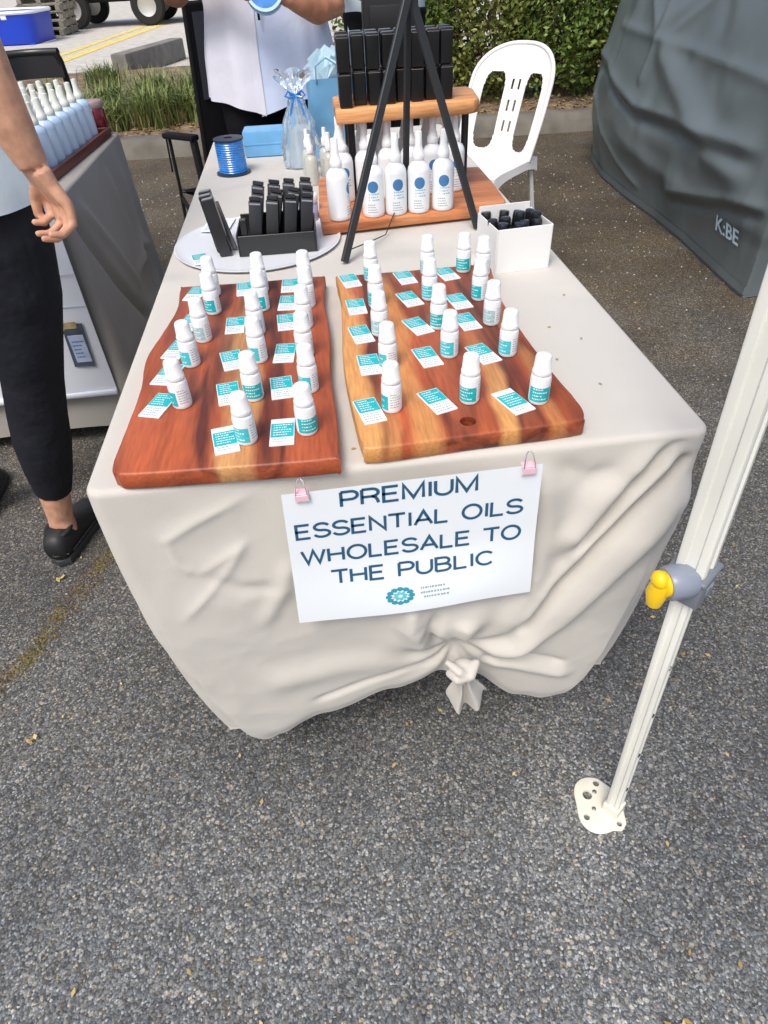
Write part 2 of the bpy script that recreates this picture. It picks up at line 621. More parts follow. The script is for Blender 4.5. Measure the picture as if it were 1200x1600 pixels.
def cloth_material(name, c1, c2):
    m = bpy.data.materials.new(name)
    m.use_nodes = True
    n, l = m.node_tree.nodes, m.node_tree.links
    p = n['Principled BSDF']
    p.inputs['Roughness'].default_value = .9
    p.inputs['Specular IOR Level'].default_value = .15
    p.inputs['Sheen Weight'].default_value = .15
    tc = n.new('ShaderNodeTexCoord')
    no = n.new('ShaderNodeTexNoise')
    no.inputs['Scale'].default_value = 5
    no.inputs['Detail'].default_value = 6
    l.new(tc.outputs['Object'], no.inputs['Vector'])
    mx = n.new('ShaderNodeMix')
    mx.data_type = 'RGBA'
    mx.inputs['A'].default_value = (*c1, 1)
    mx.inputs['B'].default_value = (*c2, 1)
    l.new(no.outputs['Fac'], mx.inputs['Factor'])
    l.new(mx.outputs['Result'], p.inputs['Base Color'])
    # weave and small crumples
    cr = n.new('ShaderNodeTexNoise')
    cr.noise_type = 'RIDGED_MULTIFRACTAL'
    cr.normalize = True
    cr.inputs['Scale'].default_value = 4.2
    cr.inputs['Detail'].default_value = 4
    cr.inputs['Roughness'].default_value = .45
    cr.inputs['Distortion'].default_value = .5
    l.new(tc.outputs['Object'], cr.inputs['Vector'])
    b1 = n.new('ShaderNodeBump')
    b1.inputs['Strength'].default_value = .55
    b1.inputs['Distance'].default_value = .030
    l.new(cr.outputs['Fac'], b1.inputs['Height'])
    we = n.new('ShaderNodeTexNoise')
    we.inputs['Scale'].default_value = 750
    we.inputs['Detail'].default_value = 2
    l.new(tc.outputs['Object'], we.inputs['Vector'])
    b2 = n.new('ShaderNodeBump')
    b2.inputs['Strength'].default_value = .45
    b2.inputs['Distance'].default_value = .0007
    l.new(we.outputs['Fac'], b2.inputs['Height'])
    l.new(b1.outputs['Normal'], b2.inputs['Normal'])
    l.new(b2.outputs['Normal'], p.inputs['Normal'])
    return m
m_cloth = cloth_material('cream_linen', (.515, .497, .455), (.565, .547, .505))

def cloth_sheet(x0, x1, y0, y1, top, hem, disp, rows=64, step=.0065, rc=.020, rr=.009):
    """a cloth over a rectangle: top, rounded edge, hanging skirt that follows hem(s) and disp()"""
    ring = []                       # (point on the edge, outward normal, side, 0..1 along side)
    def line(a, b, nrm, side):
        k = max(4, int(math.dist(a, b)/step))
        for i in range(k):
            t = i/k
            ring.append(((a[0]+(b[0]-a[0])*t, a[1]+(b[1]-a[1])*t), nrm, side, t))
    def corner(c, a0, side):
        for i in range(8):
            a = a0+(math.pi/2)*i/8
            ring.append(((c[0]+rc*math.cos(a), c[1]+rc*math.sin(a)), (math.cos(a), math.sin(a)), side, i/8))
    line((x0+rc, y0), (x1-rc, y0), (0, -1), 'f')
    corner((x1-rc, y0+rc), -math.pi/2, 'fr')
    line((x1, y0+rc), (x1, y1-rc), (1, 0), 'r')
    corner((x1-rc, y1-rc), 0, 'rb')
    line((x1-rc, y1), (x0+rc, y1), (0, 1), 'b')
    corner((x0+rc, y1-rc), math.pi/2, 'bl')
    line((x0, y1-rc), (x0, y0+rc), (-1, 0), 'l')
    corner((x0+rc, y0+rc), math.pi, 'lf')
    n = len(ring)
    vs, rws = [], 0
    def put(row):
        nonlocal rws
        vs.extend(row)
        rws += 1
    for ins in (rc*.92, rc*.8):
        put([(e[0]-nm[0]*ins, e[1]-nm[1]*ins, top) for e, nm, s, t in ring])
    for k in range(6):
        a = (math.pi/2)*k/6
        put([(e[0]-nm[0]*rr*(1-math.sin(a)), e[1]-nm[1]*rr*(1-math.sin(a)), top-rr*(1-math.cos(a))) for e, nm, s, t in ring])
    for j in range(rows+1):
        v = j/rows
        row = []
        for e, nm, s, t in ring:
            hx, hy, hz = hem(e, nm, s, t)
            z = (top-rr)+(hz-(top-rr))*v
            w = v**2.2
            x = e[0]+(hx-e[0])*w
            y = e[1]+(hy-e[1])*w
            d = disp(x, y, z, v, s, t)
            row.append((x+nm[0]*d, y+nm[1]*d, z))
        put(row)
    fs = []
    for j in range(rws-1):
        for i in range(n):
            k = (i+1) % n
            fs.append((j*n+k, j*n+i, (j+1)*n+i, (j+1)*n+k))
    m = MB().add(vs, fs)
    # flat top as a grid of its own, dense enough for soft waves
    m.f.append(tuple(range(n)))
    return m

FH = [(0.0, .130), (.06, .118), (.14, .132), (.30, .185), (.46, .238), (.56, .268), (.64, .250), (.76, .165), (.84, .142), (.92, .150), (1.0, .200)]
def hem_main(e, nm, s, t):
    f = e[0]/W
    if s in ('f', 'fr', 'lf') and e[1] < .05:
        hz = interp(f, FH)
        dl = .082*math.exp(-(f/.16)**2)
        dr = .055*math.exp(-((1-f)/.13)**2)
        hx = e[0]+dl-dr
        hy = e[1]+.012
        if s in ('lf', 'fr'):
            hy += .02
        return hx, hy, hz
    # sides and back: straight with a slow wave; blend towards the front corners
    hz = .130+.03*nz(e[0]*2, e[1]*2, 5)
    k = math.exp(-((e[1])/.10)**2) if s in ('l', 'r') else 0
    hz = hz*(1-k)+(.130 if s == 'l' else .200)*k
    hx = e[0]+(.078*k if s == 'l' else (-.052*k if s == 'r' else 0))
    return hx, e[1]+.03*k, hz
KN = (.447, .368)            # the knot that ties the hem up
RID = [
    ([(.716, .742), (.700, .728), (.652, .656), (.598, .562)], -.024, .0085, 'ridge', .12),
    ([(.700, .745), (.680, .728), (.630, .662), (.572, .560)], .016, .024, 'ridge', .15),
    ([(.733, .716), (.668, .626), (.585, .503), (.535, .40)], -.026, .0085, 'ridge', .10),
    ([(.722, .722), (.660, .645), (.590, .535), (.53, .42)], .010, .012, 'ridge', .12),
    ([(.742, .68), (.690, .600), (.610, .480), (.54, .37), (.48, .335)], .016, .026, 'ridge', .12),
    ([(.738, .66), (.69, .56), (.60, .42), (.50, .33)], .012, .018, 'ridge', .2),
    ([(.210, .735), (.116, .688), (.060, .655)], .0052, .0065, 'crease', .25),
    ([(.178, .663), (.129, .590), (.051, .505)], .0055, .0070, 'crease', .25),
    ([(.072, .684), (.081, .622), (.100, .596)], .0042, .006, 'crease', .3),
    ([(.094, .596), (.176, .652)], .0042, .006, 'crease', .3),
    ([(.100, .60), (.150, .565), (.205, .560)], -.004, .012, 'ridge', .25),
    ([(.155, .470), (.205, .560), (.221, .620)], .006, .012, 'ridge', .3),
    ([(.378, .530), (.370, .458), (.405, .375)], .018, .016, 'ridge', .25),
    ([(.414, .500), (.400, .430), (.425, .375)], -.016, .010, 'ridge', .3),
    ([(.455, .470), (.450, .400)], .012, .016, 'ridge', .3),
    ([(.524, .735), (.552, .640), (.545, .50), (.49, .38)], .014, .024, 'ridge', .2),
    ([(.545, .735), (.60, .69), (.68, .70)], -.008, .020, 'ridge', .3),
    ([(.20, .262), (.300, .300), (.366, .325), (.425, .345)], -.010, .008, 'ridge', .15),
    ([(.12, .33), (.25, .36), (.40, .375)], .010, .030, 'ridge', .25),
    ([(.64, .29), (.56, .325), (.48, .335)], -.012, .008, 'ridge', .2),
    ([(.66, .25), (.56, .30), (.49, .33)], .010, .012, 'ridge', .2),
]
def disp_main(x, y, z, v, s, t):
    if s in ('f', 'fr', 'lf') :
        ed = min(1, max(0, v/.06))
        d = .010*math.sin(math.pi*min(1, v*1.0))+.003*nz(x*6, z*6, 1)*ed
        p = (x, z)
        rm = noise.ridged_multi_fractal(Vector((x*5.5+3, z*5.5, .4)), 1.0, 2.1, 3, 1.0, 1.6)
        d += .0030*(rm-1.2)*ed
        for ln, a, w, k, fd in RID:
            d += fold(p, ln, a, w, k, fd)*ed
        r = math.hypot(x-KN[0], (z-KN[1])*1.0)
        # puffed cloth above the knot, pinched at it
        d += .022*math.exp(-((x-.435)/.085)**2-((z-.455)/.050)**2)
        d -= .018*math.exp(-(r/.030)**2)
        th = math.atan2(z-KN[1], x-KN[0])
        d += .007*math.exp(-r/.10)*math.cos(9*th+.6)*(1-math.exp(-(r/.03)**2))
        # hem turns under
        d -= .022*max(0, (v-.90)/.10)**2
        if (1-v)*(.73-interp(x/W, FH)) < .022:      # stitched hem
            d += .0022
        if .21 < x < .56 and z > .53:          # held flat behind the sign
            lim = .017
            k = min(1, (x-.21)/.02, (.56-x)/.02, (z-.53)/.03)
            d = d*(1-k)+min(d, lim)*k
        return d
    ph = y*9 if s in ('l', 'r', 'rb', 'bl') else x*9
    return (.012*math.sin(math.pi*v*.5) + .018*v*math.sin(ph*2.1+2*nz(ph*.3, 2)) + .006*v*math.sin(ph*5))*(1 if s in ('l', 'r', 'b') else .35)
cl = cloth_sheet(0, W, 0, L, T, hem_main, disp_main, rows=150, step=.004)
relax(cl, 1)
cloth = cl.build('tablecloth', m_cloth, smooth=80)
tag(cloth, 'cream cloth over the long table with its front hem knotted up', 'tablecloth')
# the knot with its hanging tail
kx, kz = KN
def tail(u, v):
    a = (u-.5)*2
    hw_ = interp(v, [(0, .016), (.18, .011), (.35, .014), (1, .034)])
    x = kx+.002+.016*v+a*hw_
    y = -.030-.010*math.cos(a*1.4)+.010*math.sin(a*6.5+1.2+v)*(.35+v)+.008*v
    return (x, y, kz-.010-.108*v-.012*v*math.cos(a*3.1+.6))
kn = MB().grid(tail, 40, 30).grid(lambda u, v: (lambda q: (q[0], q[1]+.0022, q[2]))(tail(u, v)), 40, 30, flip=True)
kn.build('knot_tail', m_cloth, cloth, smooth=70)
kn = MB()
kn.ball((kx+.003, -.034, kz-.006), (.020, .016, .018), 16, 12)
kn.tube([(kx-.020, -.030, kz-.016), (kx-.008, -.050, kz-.010), (kx+.012, -.051, kz-.002), (kx+.026, -.030, kz+.006)], [.006, .0085, .0085, .006], 10)
kn.tube([(kx-.022, -.028, kz+.010), (kx-.006, -.049, kz+.008), (kx+.010, -.050, kz-.010), (kx+.020, -.034, kz-.020)], [.005, .0075, .0075, .005], 10)
kn.tube([(kx-.006, -.034, kz-.012), (kx+.004, -.036, kz-.035)], [.013, .010], 12)
solid('knot', kn, .0032, m_cloth, cloth, it=2)

# ------------------------------------------------------------------ paper sign with two pink clips
m_paper = mat('white_paper', (.78, .84, .88), .55, spec=.3)
m_ink = mat('navy_ink', (.018, .095, .185), .6)
m_teal = mat('teal_print', (.03, .30, .40), .55)
m_teal_l = mat('light_teal_print', (.12, .55, .62), .55)
m_grey_ink = mat('grey_ink', (.30, .36, .40), .6)
sign = thing('paper_sign', 'white paper sign with navy capitals clipped to the front edge of the cloth', 'sign', (0, 0, 0))
SG = dict(x0=.227, x1=.529, zt=.742, zb=.520)
def sheet_y(x, z):
    k = min(1, max(0, (.640-z)/.12))
    k = k*k*(3-2*k)
    return -.030-.010*k*math.exp(-((x-.43)/.10)**2)-.003*math.sin((x-.2)*12)*k - .003*k
def sheet_pt(x, z, d=0.0):
    zz = z
    # lower edge rides up over the puffed cloth; the sheet hangs a touch out of square
    k = min(1, max(0, (.62-z)/.10))
    zz += .010*k*math.exp(-((x-.45)/.08)**2)
    zz += (x-.378)*.018
    xx = x+(z-.742)*(-.035*(x-.378)/.15 - .0)
    return (xx, sheet_y(x, z)-d, zz)
b = MB()
nu, nv = 48, 36
gv = lambda d: (lambda u, v: sheet_pt(SG['x0']+(SG['x1']-SG['x0'])*u, SG['zb']+(SG['zt']-SG['zb'])*v, d))
b.grid(gv(.0006), nu, nv).grid(gv(0), nu, nv, flip=True)
b.build('paper', m_paper, sign, smooth=60)
def on_sheet(name, vs, fs, m, cx, cz, rot=0.0, d=.0011, parent=sign):
    c, s = math.cos(rot), math.sin(rot)
    out = [sheet_pt(cx+q[0]*c-q[1]*s, cz+q[0]*s+q[1]*c, d) for q in vs]
    return MB().add(out, fs).build(name, m, parent, smooth=0)
for txt, x0, x1, zb, h in (('PREMIUM', .292, .454, .7125, .0255), ('ESSENTIAL OILS', .2365, .5105, .6690, .0255),
                           ('WHOLESALE TO', .2395, .5105, .6255, .0260), ('THE PUBLIC', .274, .476, .5860, .0260)):
    vs, fs = strokes(txt)
    xa, xb = min(q.x for q in vs), max(q.x for q in vs)
    ha = 1.0
    sx, sz = (x1-x0)/(xb-xa), h/ha
    on_sheet('lettering', [((q.x-(xa+xb)/2)*sx, q.y*sz) for q in vs], fs, m_ink, (x0+x1)/2, zb)
# round flower logo with three faint lines beside it
lv, lf, lv2, lf2 = [], [], [], []
def petal(vs, fs, a, r0, r1, w):
    k = len(vs)
    for rr_, ww in ((r0, 0), ((r0*2+r1)/3, w*.8), ((r0+r1*2)/3, w), (r1, w*.5)):
        for sg in (-1, 1):
            vs.append((rr_*math.cos(a)-sg*ww*math.sin(a), rr_*math.sin(a)*.86+sg*ww*math.cos(a)*.86))
    for j in range(3):
        fs.append((k+2*j, k+2*j+2, k+2*j+3, k+2*j+1))
for k in range(12):
    petal(lv, lf, k*math.pi/6, .0095, .0185, .0042)
for k in range(8):
    petal(lv2, lf2, k*math.pi/4+.2, .0022, .0092, .0026)
on_sheet('logo', lv, lf, m_teal, .358, .5535)
on_sheet('logo', lv2, lf2, m_teal_l, .358, .5535)
rnd = random.Random(3)
for row, (zz, xa, xb) in enumerate(((.562, .384, .416), (.5535, .384, .418), (.5455, .388, .418))):
    vs, fs = [], []
    x = xa
    while x < xb:
        w = rnd.uniform(.0012, .003)
        k = len(vs)
        vs += [(x, zz), (x+w, zz), (x+w, zz+.0032), (x, zz+.0032)]
        fs.append((k, k+1, k+2, k+3))
        x += w+rnd.uniform(.0006, .0016)
    on_sheet('small_print', vs, fs, m_grey_ink, 0, 0)
m_pink = mat('pink_enamel', (.80, .52, .60), .3, spec=.6)
m_wire = mat('clip_wire', (.75, .68, .70), .25, metal=.9)
for cx, lab in ((.250, 'pink bulldog clip at the left top corner of the paper sign'), (.512, 'pink bulldog clip at the right top corner of the paper sign')):
    z = .742+(cx-.378)*.018
    t = thing('bulldog_clip', lab, 'clip', (cx, -.031, z-.006), 0, 'pink clips holding the sign')
    b = MB()
    vs = [(-.0125, -.004, -.004), (.0125, -.004, -.004), (.0125, -.0075, .008), (-.0125, -.0075, .008),
          (.0125, .012, .012), (-.0125, .012, .012), (.0125, .010, .006), (-.0125, .010, .006)]
    b.tube([(-.0082, -.0032, -.003), (.0082, -.0032, -.003)], .0015, 6)
    b.box((0, -.0045, .0020), (.016, .0014, .008), bev=.0005)
    b.box((0, .0015, .0066), (.016, .011, .0014), bev=.0005)
    b.build('jaw', m_pink, t)
    b = MB()
    for sgn in (-1, 1):
        b.tube([(sgn*.0065, -.0045, .005), (sgn*.006, -.003, .011), (sgn*.0038, .001, .022), (sgn*.0010, .003, .0245)], .0009, 6)
    b.build('handle', m_wire, t)

# ------------------------------------------------------------------ timber serving boards
def wood(name, dark, mid, light, bands, scale=(1, .10, 1), rough=.5, coat=.06):
    """grain along Y; bands = (x centre, half width, strength) of pale sapwood"""
    m = bpy.data.materials.new(name)
    m.use_nodes = True
    n, l = m.node_tree.nodes, m.node_tree.links
    p = n['Principled BSDF']
    p.inputs['Roughness'].default_value = rough
    p.inputs['Coat Weight'].default_value = coat
    p.inputs['Coat Roughness'].default_value = .3
    tc = n.new('ShaderNodeTexCoord')
    mp = n.new('ShaderNodeMapping')
    mp.inputs['Scale'].default_value = scale
    l.new(tc.outputs['Object'], mp.inputs['Vector'])
    big = n.new('ShaderNodeTexNoise')
    big.inputs['Scale'].default_value = 19
    big.inputs['Detail'].default_value = 3
    big.inputs['Distortion'].default_value = 1.2
    l.new(mp.outputs['Vector'], big.inputs['Vector'])
    fine = n.new('ShaderNodeTexNoise')
    fine.inputs['Scale'].default_value = 260
    fine.inputs['Detail'].default_value = 4
    l.new(mp.outputs['Vector'], fine.inputs['Vector'])
    r = n.new('ShaderNodeValToRGB')
    e = r.color_ramp.elements
    e.new(.5)
    for q, (pos, c) in zip(e, ((.34, dark), (.50, mid), (.66, tuple(min(1, v*1.35) for v in mid)))):
        q.position = pos
        q.color = (*c, 1)
    l.new(big.outputs['Fac'], r.inputs['Fac'])
    col = r.outputs['Color']
    sx = n.new('ShaderNodeSeparateXYZ')
    l.new(tc.outputs['Object'], sx.inputs['Vector'])
    wob = n.new('ShaderNodeTexNoise')
    wob.inputs['Scale'].default_value = 5
    wob.inputs['Detail'].default_value = 3
    l.new(tc.outputs['Object'], wob.inputs['Vector'])
    wx = n.new('ShaderNodeMath')
    wx.operation = 'MULTIPLY_ADD'
    l.new(wob.outputs['Fac'], wx.inputs[0])
    wx.inputs[1].default_value = .06
    l.new(sx.outputs['X'], wx.inputs[2])
    for (bx, hw, st, y0, y1) in bands:
        d = n.new('ShaderNodeMath')
        d.operation = 'SUBTRACT'
        l.new(wx.outputs['Value'], d.inputs[0])
        d.inputs[1].default_value = bx+.03
        a = n.new('ShaderNodeMath')
        a.operation = 'ABSOLUTE'
        l.new(d.outputs['Value'], a.inputs[0])
        g = n.new('ShaderNodeMapRange')
        g.inputs['From Min'].default_value = hw
        g.inputs['From Max'].default_value = hw*.45
        g.inputs['To Max'].default_value = st
        l.new(a.outputs['Value'], g.inputs['Value'])
        gy = n.new('ShaderNodeMapRange')
        gy.inputs['From Min'].default_value = y1
        gy.inputs['From Max'].default_value = y0
        l.new(sx.outputs['Y'], gy.inputs['Value'])
        mu = n.new('ShaderNodeMath')
        mu.operation = 'MULTIPLY'
        l.new(g.outputs['Result'], mu.inputs[0])
        l.new(gy.outputs['Result'], mu.inputs[1])
        x = n.new('ShaderNodeMix')
        x.data_type = 'RGBA'
        l.new(mu.outputs['Value'], x.inputs['Factor'])
        l.new(col, x.inputs['A'])
        x.inputs['B'].default_value = (*light, 1)
        col = x.outputs['Result']
    fr = n.new('ShaderNodeMapRange')
    fr.inputs['From Min'].default_value = .3
    fr.inputs['From Max'].default_value = .7
    fr.inputs['To Min'].default_value = .80
    fr.inputs['To Max'].default_value = 1.16
    l.new(fine.outputs['Fac'], fr.inputs['Value'])
    x = n.new('ShaderNodeMix')
    x.data_type = 'RGBA'
    x.blend_type = 'MULTIPLY'
    x.inputs['Factor'].default_value = 1
    l.new(col, x.inputs['A'])
    l.new(fr.outputs['Result'], x.inputs['B'])
    l.new(x.outputs['Result'], p.inputs['Base Color'])
    bp = n.new('ShaderNodeBump')
    bp.inputs['Strength'].default_value = .25
    bp.inputs['Distance'].default_value = .001
    l.new(fine.outputs['Fac'], bp.inputs['Height'])
    l.new(bp.outputs['Normal'], p.inputs['Normal'])
    return m
def smooth_outline(pts, k=6):
    out = []
    n = len(pts)
    for i in range(n):
        p0, p1, p2, p3 = (Vector(pts[(i+j) % n]) for j in (-1, 0, 1, 2))
        for j in range(k):
            t = j/k
            q = .5*((2*p1)+(p2-p0)*t+(2*p0-5*p1+4*p2-p3)*t*t+(3*p1-p0-3*p2+p3)*t**3)
            out.append((q.x+.0006*nz(q.x*60, q.y*60), q.y+.0006*nz(q.x*60, q.y*60, 9)))
    return out
BT = T+.001
BZ = BT+.0235                 # top of the boards
red_d, red_m, sap = (.100, .020, .010), (.315, .068, .023), (.56, .30, .115)
lb_pts = [(.064, -.002), (.17, -.008), (.284, -.012), (.297, -.002), (.299, .09), (.297, .18), (.302, .30), (.299, .42), (.303, .508), (.294, .523), (.18, .522), (.068, .528), (.056, .518), (.060, .44), (.050, .36), (.037, .272), (.043, .19), (.041, .09), (.039, .02), (.046, .004)]
wl_m = wood('red_gum_board', red_d, red_m, sap, [(.167, .014, .85, .00, .16), (.185, .020, .55, .36, .50), (.175, .03, .25, .20, .60)])
lb = MB().slab(smooth_outline(lb_pts), BT, BZ, .0032).build('serving_board', wl_m, smooth=40)
tag(lb, 'live-edged red timber board on the left, without a hole', 'board', 'timber boards on the table')
rb_pts = [(.338, .0), (.45, .006), (.575, .012), (.592, .022), (.596, .05), (.588, .13), (.581, .25), (.580, .37), (.590, .46), (.595, .505), (.584, .515), (.46, .514), (.338, .515), (.325, .505), (.327, .42), (.321, .30), (.316, .20), (.320, .08), (.325, .015)]
wr_m = wood('gum_board_with_sapwood', red_d, (.315, .070, .023), (.62, .30, .095), [(.325, .028, 1.0, .15, 1.4), (.400, .022, 1.0, -.6, 1.6), (.505, .016, .95, .08, .30), (.36, .012, .6, .0, .14), (.56, .012, .4, .3, .6)])
rb = MB().slab(smooth_outline(rb_pts), BT, BZ, .0032, holes=[(.454, .034, .0100)]).build('serving_board', wr_m, smooth=40)
tag(rb, 'timber board on the right with pale sapwood streaks and a finger hole', 'board', 'timber boards on the table')

# ------------------------------------------------------------------ small oil bottles and their cards
m_cap = mat('white_cap_plastic', (.80, .83, .84), .35, spec=.5)
m_body = mat('white_bottle', (.74, .79, .81), .3, spec=.5, coat=.2)
m_lab_w = mat('white_label', (.80, .84, .86), .45)
m_lab_t = mat('teal_label', (.004, .43, .47), .45, var=.12, vscale=300)
m_fine = mat('fine_print', (.28, .36, .42), .6)
def bars(rows, x0, x1, z0, dz, h, rnd, fn, gap=.0009, wmin=.0012, wmax=.0035):
    b = MB()
    for i in range(rows):
        x = x0
        xe = x0+(x1-x0)*rnd.uniform(.55, 1)
        while x < xe:
            w = min(rnd.uniform(wmin, wmax), x1-x)
            if w < .0005: break
            q = [fn(x, z0+i*dz), fn(x+w, z0+i*dz), fn(x+w, z0+i*dz+h), fn(x, z0+i*dz+h)]
            b.add(q, [(0, 1, 2, 3)])
            x += w+gap
    return b
def make_bottle(teal):
    t = thing('oil_bottle', 'x', 'bottle', (0, 0, 0), 0, 'small oil bottles on the timber boards')
    MB().lathe([(.0095, 0), (.0117, .001), (.0124, .003), (.0124, .0345), (.0119, .0368), (.0100, .0382), (.0090, .0384), (.0090, .042)], 24).build('body', m_body, t, smooth=45)
    b = MB()
    b.lathe([(.0108, .0388), (.0113, .0394), (.0112, .0440), (.0107, .0446), (.0098, .0600), (.0090, .0626), (.0068, .0640), (.0, .0643)], 28, capt=False)
    for k in range(28):
        a = 2*math.pi*k/28
        b.box((0, 0, 0), (.0005, .0007, .0042), mtx=Matrix.Translation((.01125*math.cos(a), .01125*math.sin(a), .0418)) @ Matrix.Rotation(a, 4, 'Z'))
    b.build('cap', m_cap, t, smooth=45)
    lab = MB().lathe([(.01250, .004), (.01256, .0045), (.01256, .0330), (.01250, .0335)], 28).build('label', m_lab_w, t, smooth=45)
    MB().lathe([(.01264, .0052), (.01264, .0245)], 12, a0=R(150), a1=R(280)).build('print', teal, lab)
    r = random.Random(5)
    cyl = lambda rad: (lambda x, z: (rad*math.cos(R(283)+x/rad), rad*math.sin(R(283)+x/rad), z))
    bars(6, .002, .016, .009, .0034, .0011, r, cyl(.01266)).build('fine_print', m_fine, lab, smooth=0)
    cy2 = lambda x, z: (.01270*math.cos(R(165)+x/.0127), .01270*math.sin(R(165)+x/.0127), z)
    bars(4, .002, .020, .0085, .0044, .0015, r, cy2).build('white_print', m_lab_w, lab, smooth=0)
    return t
m_lab_c = mat('cyan_label', (.05, .52, .60), .45, var=.12, vscale=300)
m_lab_p = mat('grey_green_label', (.36, .55, .58), .45, var=.2, vscale=300)
proto = [make_bottle(m_lab_t), make_bottle(m_lab_c), make_bottle(m_lab_p)]
def make_card(flip):
    t = thing('product_card', 'x', 'card', (0, 0, 0), 0, 'teal and white cards beside the bottles')
    w, h, d = .0290, .0545, .0022
    c = MB().box((0, 0, d/2), (w, h, d), bev=.0004).build('card', m_lab_w, t)
    z = d+.0003
    ya, yb = (-.0035, .0255) if not flip else (-.012, .0165)
    MB().add([(-w/2+.001, ya, z), (w/2-.001, ya, z), (w/2-.001, yb, z), (-w/2+.001, yb, z)], [(0, 1, 2, 3)]).build('teal_panel', m_lab_t, t, smooth=0)
    r = random.Random(11+flip)
    pl = lambda zz: (lambda x, y: (x, y, zz))
    bars(5, -w/2+.004, w/2-.003, ya+.0035, .0050, .0017, r, pl(z+.0003)).build('white_print', m_lab_w, t, smooth=0)
    if not flip:
        bars(4, -w/2+.003, w/2-.004, -.0245, .0050, .0018, r, pl(z)).build('fine_print', m_fine, t, smooth=0)
    else:
        bars(2, -w/2+.003, w/2-.004, -.0215, .0046, .0014, r, pl(z)).build('fine_print', m_fine, t, smooth=0)
    return t
card0, card1 = make_card(0), make_card(1)
COLS = {
 ('left board', 'left column'): ([(.117, .479), (.123, .409), (.116, .314), (.106, .241), (.106, .134)], [(.086, .488), (.089, .376), (.080, .288), (.076, .216), (.075, .137)]),
 ('left board', 'middle column'): ([(.197, .477), (.200, .405), (.195, .321), (.200, .235), (.197, .135), (.192, .040)], [(.169, .490), (.160, .352), (.162, .240), (.163, .150), (.166, .044)]),
 ('left board', 'right column'): ([(.272, .469), (.273, .401), (.267, .328), (.265, .236), (.268, .142), (.263, .047)], [(.245, .488), (.241, .418), (.239, .347), (.236, .247), (.232, .152), (.233, .049)]),
 ('right board', 'left column'): ([(.384, .486), (.381, .381), (.376, .282), (.376, .181), (.368, .077)], [(.347, .486), (.349, .380), (.348, .283), (.351, .191), (.340, .076)]),
 ('right board', 'middle column'): ([(.482, .494), (.468, .390), (.464, .287), (.463, .199), (.465, .079)], [(.441, .479), (.436, .391), (.434, .293), (.432, .197), (.425, .083)]),
 ('right board', 'right column'): ([(.544, .490), (.572, .466), (.545, .373), (.543, .284), (.542, .187), (.548, .063)], [(.513, .480), (.511, .366), (.508, .293), (.509, .191), (.517, .065)]),
}
ORD = ['first', 'second', 'third', 'fourth', 'fifth', 'sixth']
def nth(i, n):
    if i == n-1: return 'nearest the front edge'
    if i == 0: return 'farthest from the front edge'
    return ORD[n-1-i]+' from the front edge'
rnd = random.Random(21)
first_b, first_c = [True]*3, [True, True]
for (bd, cn), (bs, cs) in COLS.items():
    for i, (x, y) in enumerate(bs):
        lab = f'white capped oil bottle on the {bd}, {cn}, {nth(i, len(bs))}'
        rz = rnd.uniform(-.7, .7)+(R(35) if bd == 'left board' and cn != 'left column' else 0)
        loc = (x, y, BZ)
        k = (0, 1, 0, 2, 1)[(i+len(bs)*3+len(cn)) % 5]
        if first_b[k]:
            proto[k].location, proto[k].rotation_euler = loc, (0, 0, rz)
            proto[k]['label'] = lab
            first_b[k] = False
        else:
            dup(proto[k], loc, rz, lab)
    for i, (x, y) in enumerate(cs):
        lab = f'small teal and white card on the {bd}, {cn}, {nth(i, len(cs))}'
        fl = 1 if (i == len(cs)-1 and (bd, cn) in (('right board', 'right column'), ('left board', 'right column'), ('left board', 'middle column'))) else 0
        src = (card0, card1)[fl]
        base = .10 if bd == 'left board' and cn != 'left column' else (-.28 if cn == 'left column' and bd == 'left board' else (.10 if cn == 'left column' else .24))
        if bd == 'left board' and cn == 'right column': base = -.02
        rz = base+rnd.uniform(-.10, .10)
        loc = (x, y, BZ)
        if first_c[fl]:
            src.location, src.rotation_euler = loc, (0, 0, rz)
            src['label'] = lab
            first_c[fl] = False
        else:
            dup(src, loc, rz, lab)

# ------------------------------------------------------------------ two-tier timber display with spray bottles and black cartons
dw = wood('display_timber', (.34, .105, .035), (.52, .20, .075), (.62, .32, .14), [(.5, .03, .5, .0, 2)], scale=(.08, 1, 1))
dw2 = wood('pale_display_timber', (.46, .20, .075), (.62, .30, .12), (.70, .42, .2), [(.5, .03, .5, .0, 2)], scale=(.08, 1, 1))
DS = thing('display_stand', 'two-tier orange timber display stand behind the easel', 'display stand', (0, 0, 0))
low_pts = [(.312, .788), (.50, .806), (.700, .824), (.716, .86), (.722, 1.00), (.722, 1.14), (.60, 1.16), (.33, 1.16), (.318, 1.14), (.314, 1.0), (.310, .88)]
LZ0, LZ1 = T+.006, T+.025
MB().slab(low_pts, LZ0, LZ1, .003).build('lower_shelf', dw, DS, smooth=40)
for x, y in ((.345, .83), (.68, .865), (.345, 1.12), (.68, 1.12)):
    MB().lathe([(.012, 0), (.014, .002), (.014, .006)], 14, (x, y, T)).build('foot', dw, DS)
UZ0, UZ1 = T+.178, T+.204
up_pts = [(.364, .918), (.50, .924), (.652, .934), (.668, .95), (.680, 1.06), (.672, 1.095), (.50, 1.10), (.376, 1.095), (.366, 1.08)]
MB().slab(up_pts, UZ0, UZ1, .004).build('upper_shelf', dw2, DS, smooth=40)
m_black_metal = mat('black_metal', (.012, .013, .014), .45)
for x, y in ((.3965, .975), (.6465, .982), (.3965, 1.075), (.6465, 1.08)):
    MB().tube([(x, y, LZ1), (x, y, UZ0)], .008, 12).build('post', m_black_metal, DS)

